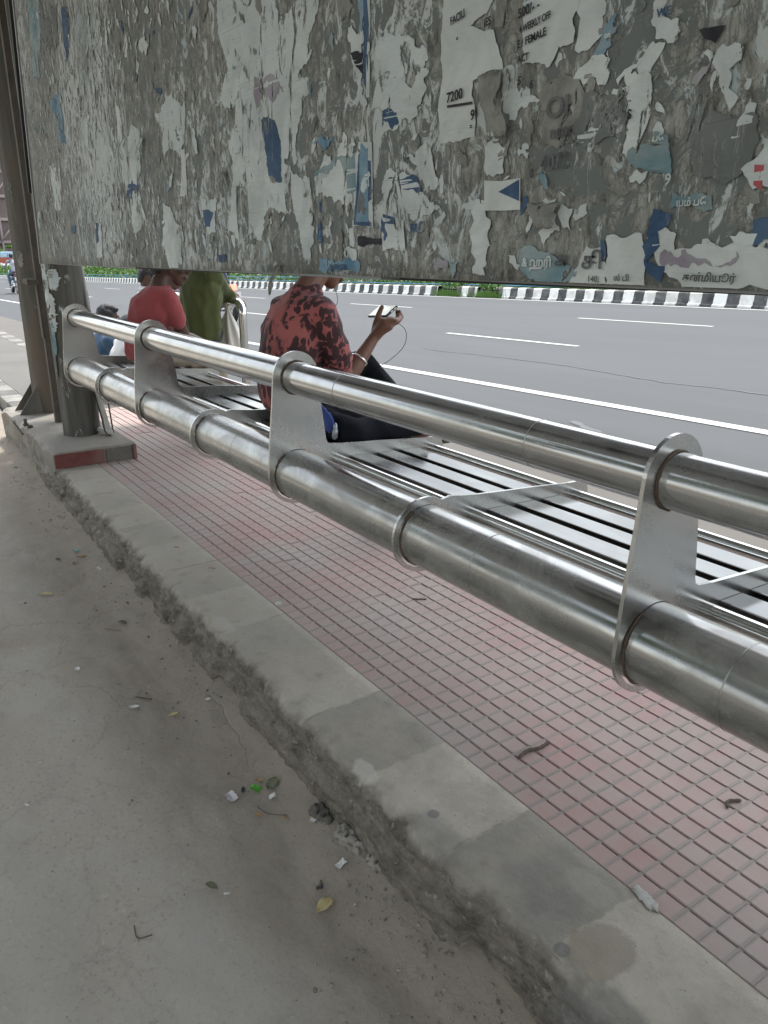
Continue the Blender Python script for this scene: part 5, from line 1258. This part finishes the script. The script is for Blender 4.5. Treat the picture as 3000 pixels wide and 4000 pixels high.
# --- motorcycles
M['bike_dark'] = plain('black bike panels', (.03, .034, .042), .35, 0, .2); M['bike_blue'] = plain('dark blue bike panels', (.035, .06, .10), .35, 0, .2)
k = N('lit tail lamp'); k.setp('Base Color', (.5, .02, .02)).setp('Emission Color', (1, .07, .05)).setp('Emission Strength', 3.5); M['tail'] = k.m
M['plate'] = plain('white number plate', (.75, .75, .74), .5)
def bike(x, y, label, panel, lit, s=1.0):
    z = road_z(x, y)
    e = empty('motorcycle', (x, y, z), label, 'motorcycle'); e.scale = (s, s, s)
    for nm, wx in (('front_wheel', -.66), ('rear_wheel', .64)): wheel(e, wx, 0, .30, .10, nm)
    def ob(name, chains, m, vox=.016): return organic(name, chains, m, e, vox, 2)
    ob('fuel_tank', [[((-.28, 0, .80), (.16, .12, .10)), ((.0, 0, .78), (.14, .10, .09))]], panel)
    ob('seat', [[((.05, 0, .77), (.16, .13, .05)), ((.55, 0, .82), (.16, .11, .04))]], M['rubber'])
    ob('engine', [[((-.12, 0, .42), (.17, .11, .15)), ((.10, 0, .38), (.14, .11, .10))]], M['chrome'])
    ob('side_panel', [[((.12, 0, .62), (.14, .11, .10)), ((.50, 0, .72), (.14, .08, .07))]], panel)
    ob('front_mudguard', [[((-.80, 0, .60), (.06, .06, .02)), ((-.62, 0, .645), (.10, .06, .02)), ((-.44, 0, .54), (.05, .06, .03))]], panel, .012)
    ob('rear_mudguard', [[((.50, 0, .66), (.10, .07, .03)), ((.84, 0, .62), (.05, .07, .04)), ((.92, 0, .42), (.02, .06, .04))]], panel, .012)
    for nm, pts, r in (('fork', [(-.68, .08, .30), (-.46, .09, .95)], .022), ('fork', [(-.68, -.08, .30), (-.46, -.09, .95)], .022), ('handlebar', [(-.30, -.36, 1.02), (-.42, -.2, 1.03), (-.46, 0, .97), (-.42, .2, 1.03), (-.30, .36, 1.02)], .016), ('exhaust_pipe', [(-.1, -.14, .30), (.3, -.16, .28), (.85, -.17, .36)], .035), ('frame_tube', [(-.46, 0, .9), (-.3, 0, .4), (.1, 0, .26), (.5, 0, .35), (.55, 0, .74)], .022), ('swing_arm', [(.1, -.09, .32), (.64, -.09, .30)], .02)):
        bm = bmesh.new(); tube(bm, spline(pts, 5), r, 10); bmo(nm, bm, M['chrome'] if nm in ('exhaust_pipe', 'fork') else M['bike_dark'], e)
    ob('headlamp', [[((-.56, 0, .90), (.07, .09, .09))]], panel, .012)
    for s_ in (-1, 1):
        ob('mirror', [[((-.40, s_*.34, 1.22), (.012, .06, .035))]], M['plate'], .008)
        bm = bmesh.new(); tube(bm, [(-.36, s_*.28, 1.03), (-.40, s_*.32, 1.2)], .007, 6); bmo('mirror_stem', bm, M['bike_dark'], e)
    bm = bmesh.new(); box(bm, .76, .86, -.075, .075, .74, .86, .03); bmo('tail_lamp', bm, M['tail'] if lit else M['redlamp'], e)
    bm = bmesh.new(); box(bm, .93, .94, -.12, .12, .56, .70, .004); bmo('number_plate', bm, M['plate'], e)
    return e
def rider(x, y, label, C_, s=1.0):
    z = road_z(x, y)
    def W(a, b, c): return (x+a*s, y+b*s, z+c*s)
    J = dict(pel=W(.25, 0, .92), wai=W(.22, 0, 1.06), che=W(.14, 0, 1.22), upp=W(.08, 0, 1.34), neck=W(.05, 0, 1.41), head=W(.01, 0, 1.53), yaw=90, pitch=0, shR=W(.08, .18, 1.32), elR=W(-.06, .26, 1.12), wrR=W(-.28, .32, 1.04), shL=W(.08, -.18, 1.32), elL=W(-.06, -.26, 1.12), wrL=W(-.28, -.32, 1.04),
             hipR=W(.22, .09, .88), knR=W(-.20, .17, .72), anR=W(.0, .17, .33), toR=W(-.12, .17, .29), hipL=W(.22, -.09, .88), knL=W(-.20, -.17, .72), anL=W(.0, -.17, .33), toL=W(-.12, -.17, .29), hs=s)
    return person(label, (x, y, z), J, C_, vox=.018, sleeve=.9)
bike(-17.45, 7.25, 'dark motorcycle with its red tail lamp lit, passing behind the steel rail', M['bike_dark'], True, 1.0)
rider(-17.45, 7.25, 'motorcycle rider in a dark navy jacket seen from behind past the rail', (M['skin2'], M['navy_cloth'], M['navy_cloth']))
bike(-45.6, 7.6, 'dark blue motorcycle far down the road beside the rear column', M['bike_blue'], False, 1.22)
rider(-45.6, 7.6, 'motorcycle rider in a grey checked shirt far down the road', (M['skin2'], M['plaid'], M['denim']), 1.22)
# ------------------------------------------------------------------ litter, leaves, twigs
def zg(x, y): return earth_z(x, y)+.002
M['leaf_yellow'] = plain('dry yellow leaf', (.50, .42, .20), .7, 0, .25, 30); M['leaf_tan'] = plain('tan leaf', (.38, .24, .12), .7, 0, .3, 30)
M['leaf_grey'] = plain('grey green leaf', (.15, .16, .10), .8, 0, .3, 30); M['scrap_white'] = plain('white scrap', (.62, .62, .60), .7, 0, .08, 40)
M['scrap_print'] = plain('pale printed scrap', (.55, .52, .54), .6, 0, .2, 90); M['green_foil'] = plain('green foil', (.12, .42, .06), .3, .3, .4, 25)
M['teal_foil'] = plain('teal foil', (.07, .33, .28), .35, .2, .3, 25); M['twig'] = plain('twig', (.09, .07, .055), .9, 0, .3, 30); M['black_bit'] = plain('black plastic', (.03, .03, .035), .5)
def flat_bit(name, x, y, z, L_, W_, ang, m, label, cat, shape='leaf', curl=.004, seed=1):
    bm = bmesh.new(); r_ = random.Random(seed); n_ = 9
    A = []
    for i in range(n_+1):
        t = i/n_
        wv = (sin(pi*t)**.75)*W_/2 if shape == 'leaf' else W_/2*(.7+.4*r_.random())
        wv = max(.0006, wv)
        A.append([bm.verts.new(((t-.5)*L_, k_*wv*(1+.1*r_.gauss(0, 1)), .003+curl*abs(k_)+curl*1.5*sin(3*t+seed)*(.6)+r_.gauss(0, curl*.12))) for k_ in (-1, -.45, 0, .45, 1)])
    for a, b in zip(A, A[1:]):
        for i in range(4): bm.faces.new((a[i], b[i], b[i+1], a[i+1])).smooth = shape == 'leaf'
    o = bmo(name, bm, m, loc=(x, y, z)); o.rotation_euler = (0, 0, radians(ang))
    mo = o.modifiers.new('s', 'SOLIDIFY'); mo.thickness = .0007
    tag(o, label, cat); return o
LIT = [  # name, x, y, length, width, angle, material, label, category, shape
 ('fallen_leaf', -3.27, .489, .062, .020, 60, 'leaf_yellow', 'long pale yellow leaf lying alone on the bare earth, far from the kerb', 'leaf', 'leaf'),
 ('fallen_leaf', -4.19, .760, .030, .012, 75, 'leaf_tan', 'small tan leaf farthest along the kerb', 'leaf', 'leaf'),
 ('fallen_leaf', -4.03, .735, .032, .013, 40, 'leaf_tan', 'curled tan leaf just before the farthest one', 'leaf', 'leaf'),
 ('fallen_leaf', -3.58, .710, .045, .016, 80, 'leaf_tan', 'tan leaf lying beside the teal wrapper', 'leaf', 'leaf'),
 ('fallen_leaf', -3.63, .615, .034, .022, 10, 'leaf_grey', 'crumpled brown leaf on the earth side of the teal wrapper', 'leaf', 'leaf'),
 ('fallen_leaf', -3.54, .670, .024, .020, 30, 'leaf_tan', 'orange brown leaf scrap below the teal wrapper', 'leaf', 'leaf'),
 ('sweet_wrapper', -3.66, .705, .030, .020, 20, 'teal_foil', 'small teal wrapper in a dip by the kerb', 'wrapper', 'scrap'),
 ('fallen_leaf', -2.78, .667, .036, .026, 50, 'leaf_grey', 'dull green leaf pressed into the earth midway along the kerb', 'leaf', 'leaf'),
 ('paper_scrap', -3.39, .740, .026, .016, 20, 'scrap_white', 'crumpled white scrap close to the kerb face', 'paper scrap', 'scrap'),
 ('paper_scrap', -2.53, .440, .018, .015, 0, 'scrap_white', 'tiny white ring of paper on the bare earth', 'paper scrap', 'scrap'),
 ('paper_scrap', -2.19, .531, .036, .018, 50, 'scrap_white', 'white petal shaped scrap on the open earth', 'paper scrap', 'leaf'),
 ('fallen_leaf', -2.08, .619, .034, .015, 70, 'leaf_yellow', 'small yellow leaf among dark crumbs of soil', 'leaf', 'leaf'),
 ('paper_scrap', -2.08, .735, .020, .012, 60, 'scrap_white', 'small white chip near the kerb midway along', 'paper scrap', 'leaf'),
 ('paper_scrap', -1.627, .615, .036, .026, 5, 'scrap_print', 'white printed scrap torn at its edges beside the green wrapper', 'paper scrap', 'scrap'),
 ('sweet_wrapper', -1.618, .682, .030, .024, 40, 'green_foil', 'crumpled bright green foil wrapper', 'wrapper', 'scrap'),
 ('foil_scrap', -1.640, .655, .022, .012, -30, 'black_bit', 'black torn end of foil touching the green wrapper', 'wrapper', 'leaf'),
 ('paper_scrap', -1.647, .706, .018, .013, 20, 'leaf_tan', 'small orange scrap beside the green wrapper', 'paper scrap', 'scrap'),
 ('fallen_leaf', -1.605, .724, .044, .034, 120, 'leaf_grey', 'broad grey green leaf right of the green wrapper', 'leaf', 'leaf'),
 ('paper_scrap', -1.557, .702, .018, .016, 70, 'scrap_white', 'crumpled clear white scrap under the grey green leaf', 'paper scrap', 'scrap'),
 ('fallen_leaf', -1.519, .642, .022, .014, 20, 'leaf_tan', 'tan curled leaf at the foot of a thin twig', 'leaf', 'leaf'),
 ('fallen_leaf', -1.46, .692, .018, .010, 60, 'leaf_tan', 'tiny tan leaf between the twig and the white chips', 'leaf', 'leaf'),
 ('paper_scrap', -1.432, .755, .016, .015, 10, 'scrap_white', 'square white chip close to the kerb, upper of two', 'paper scrap', 'scrap'),
 ('paper_scrap', -1.408, .740, .015, .012, 30, 'scrap_white', 'grey white chip just below the square one', 'paper scrap', 'scrap'),
 ('paper_scrap', -1.244, .725, .024, .017, 100, 'scrap_white', 'creased white scrap above the big yellow leaf', 'paper scrap', 'scrap'),
 ('paper_scrap', -1.218, .652, .016, .012, 60, 'black_bit', 'curled black bit touching the dip above the big yellow leaf', 'litter', 'scrap'),
 ('fallen_leaf', -1.17, .638, .048, .030, 105, 'leaf_yellow', 'big pale yellow leaf with a ragged edge, nearest large leaf', 'leaf', 'leaf'),
 ('fallen_leaf', -1.368, .454, .030, .018, 40, 'leaf_grey', 'grey dusty leaf out on the open earth', 'leaf', 'leaf'),
 ('paper_scrap', -1.324, .473, .012, .006, 80, 'scrap_white', 'thin white chip beside the grey dusty leaf', 'paper scrap', 'scrap'),
 ('paper_scrap', -1.895, .16, .012, .006, 30, 'scrap_white', 'tiny white chip farthest from the kerb', 'paper scrap', 'scrap'),
 ('fallen_leaf', -5.40, .74, .036, .016, 20, 'teal_foil', 'pale teal leaf shaped scrap on the earth near the plinth', 'litter', 'leaf'),
]
for i, (nm, x, y, L_, W_, a, m, lb, ct, shp) in enumerate(LIT):
    flat_bit(nm, x, y, zg(x, y), L_, W_, a, M[m], lb, ct, shp, .004 if W_ > .015 else .002, i)
TW = [
 ('twig', [(-2.25, .555), (-2.20, .59)], .0024, 'short brown stick above the white petal shaped scrap'),
 ('twig', [(-1.55, .655), (-1.51, .665), (-1.47, .70)], .0010, 'hair thin twig beside the tan curled leaf'),
 ('twig', [(-1.36, .275), (-1.325, .272), (-1.315, .30)], .0014, 'forked little twig nearest the lower left of the path'),
 ('twig', [(-2.79, .60), (-2.76, .62), (-2.73, .65)], .0008, 'pale root fibre near the dull green leaf')]
for nm, p, r, lb in TW:
    o = tubeo(nm, spline([(a, b, zg(a, b)+r+.001*(i % 2)) for i, (a, b) in enumerate(p)], 5), r, M['twig'], n=6); tag(o, lb, 'twig')
for nm, p, r, lb in (('twig', [(-1.151, 1.188), (-1.158, 1.225), (-1.150, 1.262), (-1.154, 1.298)], .0048, 'dark thick twig lying across the pink tiles'), ('twig', [(-.752, 1.455), (-.762, 1.475), (-.748, 1.502)], .0042, 'shorter dark twig on the pink tiles near the right edge'), ('twig', [(-2.05, 1.52), (-2.035, 1.535), (-2.02, 1.56)], .003, 'small dark twig on the tiles under the bench')):
    o = tubeo(nm, spline([(a, b, r*.8+.0008*(i % 2)) for i, (a, b) in enumerate(p)], 6), [r*(.75+.3*abs(sin(2.1*i))) for i in range((len(p)-1)*6+1)], M['twig'], n=8); tag(o, lb, 'twig')
flat_bit('fallen_leaf', -3.016, .983, .003, .030, .012, 30, M['leaf_tan'], 'little tan leaf on top of the kerb', 'leaf', 'leaf', .003, 50)
flat_bit('fallen_leaf', -2.717, 1.02, .003, .028, .008, 60, M['leaf_tan'], 'narrow curled tan leaf on the kerb beside the tiles', 'leaf', 'leaf', .003, 51)
# set plaster splash and stains on kerb and tiles
M['plaster_w'] = dusty('dried plaster', (.42, .41, .38), (.56, .55, .52), (.50, .49, .46), 20, .6)
M['stain_b'] = dusty('brown stain', (.15, .125, .09), (.24, .20, .15), (.20, .17, .125), 9, .2)
M['stain_g'] = dusty('grey gum spot', (.13, .135, .135), (.17, .175, .175), (.15, .155, .155), 9, .2)
def blob(name, x, y, z, rx, ry, th, m, seed, ang=0):
    V, F = [], []; n_ = 46; rings_ = ((1.0, 0), (.93, .8), (.7, 1), (.35, 1.05))
    for q, (s, h) in enumerate(rings_):
        for i in range(n_):
            a = 2*pi*i/n_; r = s*(1+.45*fb(cos(a)*1.6+seed, sin(a)*1.6, 3)+.25*fb(cos(a)*7, sin(a)*7, seed))
            u, v_ = cos(a)*rx*r, sin(a)*ry*r; ca, sa = cos(radians(ang)), sin(radians(ang))
            V.append(V3((x+u*ca-v_*sa, y+u*sa+v_*ca, z-.002+(th+.002)*h+.0004*fb(u*60, v_*60, seed))))
    for q in range(3):
        for i in range(n_): F.append((q*n_+i, q*n_+(i+1) % n_, (q+1)*n_+(i+1) % n_, (q+1)*n_+i))
    F.append(tuple(3*n_+i for i in range(n_)))
    o = pmesh(name, V, F, m); o['kind'] = 'structure'; return o
blob('plaster_splash', -.690, 1.088, .001, .034, .012, .004, M['plaster_w'], 9, -12)
blob('plaster_splash', -2.294, 1.10, .001, .016, .012, .003, M['plaster_w'], 12)
# grit, crumbs and pebbles gathered along the kerb
rg = random.Random(5); V, F = [], []
ico = [(0, 0, -1), (.72, -.53, -.45), (-.28, -.85, -.45), (-.89, 0, -.45), (-.28, .85, -.45), (.72, .53, -.45), (.28, -.85, .45), (-.72, -.53, .45), (-.72, .53, .45), (.28, .85, .45), (.89, 0, .45), (0, 0, 1)]
icf = [(0, 1, 2), (1, 0, 5), (0, 2, 3), (0, 3, 4), (0, 4, 5), (1, 5, 10), (2, 1, 6), (3, 2, 7), (4, 3, 8), (5, 4, 9), (1, 10, 6), (2, 6, 7), (3, 7, 8), (4, 8, 9), (5, 9, 10), (6, 10, 11), (7, 6, 11), (8, 7, 11), (9, 8, 11), (10, 9, 11)]
def stone(x, y, z, s):
    b = len(V); sx, sy, sz = s*rg.uniform(.7, 1.3), s*rg.uniform(.7, 1.3), s*rg.uniform(.4, .8)
    a = rg.uniform(0, 6.3)
    for p in ico:
        j = rg.uniform(.8, 1.15); px, py = p[0]*sx*j, p[1]*sy*j
        V.append(V3((x+px*cos(a)-py*sin(a), y+px*sin(a)+py*cos(a), z+p[2]*sz)))
    for f in icf: F.append(tuple(b+i for i in f))
for i in range(6000):
    x = -.7-(rg.random()**1.3)*5.6; d = abs(rg.gauss(0, .13)) if rg.random() < .75 else rg.uniform(0, 1.0)
    y = kerb_y(x)-.02-d
    if noise.noise(Vector((x*2.5, y*3, 1)))+rg.uniform(-.4, .4) < -.05: continue
    s = rg.uniform(.0008, .0022) if rg.random() < .9 else rg.uniform(.002, .0055)
    stone(x, y, zg(x, y)-.0015+s*.2, s)
M['grit'] = (lambda k: (k.setp('Base Color', k.mix(k.n('ShaderNodeNewGeometry').outputs['Random Per Island'], (.10, .09, .075), (.36, .33, .29))), k.setp('Roughness', .9), k.m)[-1])(N('grit'))
o = pmesh('gravel', V, F, M['grit']); o['kind'] = 'stuff'
# loose broken mortar lumps wedged under the kerb
rl = random.Random(9)
for i, (x, y, s) in enumerate(((-1.30, .775, .030), (-1.42, .765, .022), (-1.20, .785, .018), (-4.15, .83, .02))):
    k_ = organic('mortar_lump', [[((0, 0, 0), (s, s*.7, s*.5)), ((s*1.2, s*.2, -.004), (s*.7, s*.5, s*.4))]], M['cement_dark'] if i % 2 else M['plinth'], None, .003, 0, .010, 60, seed=i)
    k_.location = (x, y, zg(x, y)+s*.12); tag(k_, ('pale', 'dark', 'small pale', 'far dark')[i] + ' lump of broken mortar wedged at the foot of the kerb' + ('', ', beside the pale one', ', nearest of them', ' by the plinth')[i], 'mortar lump')
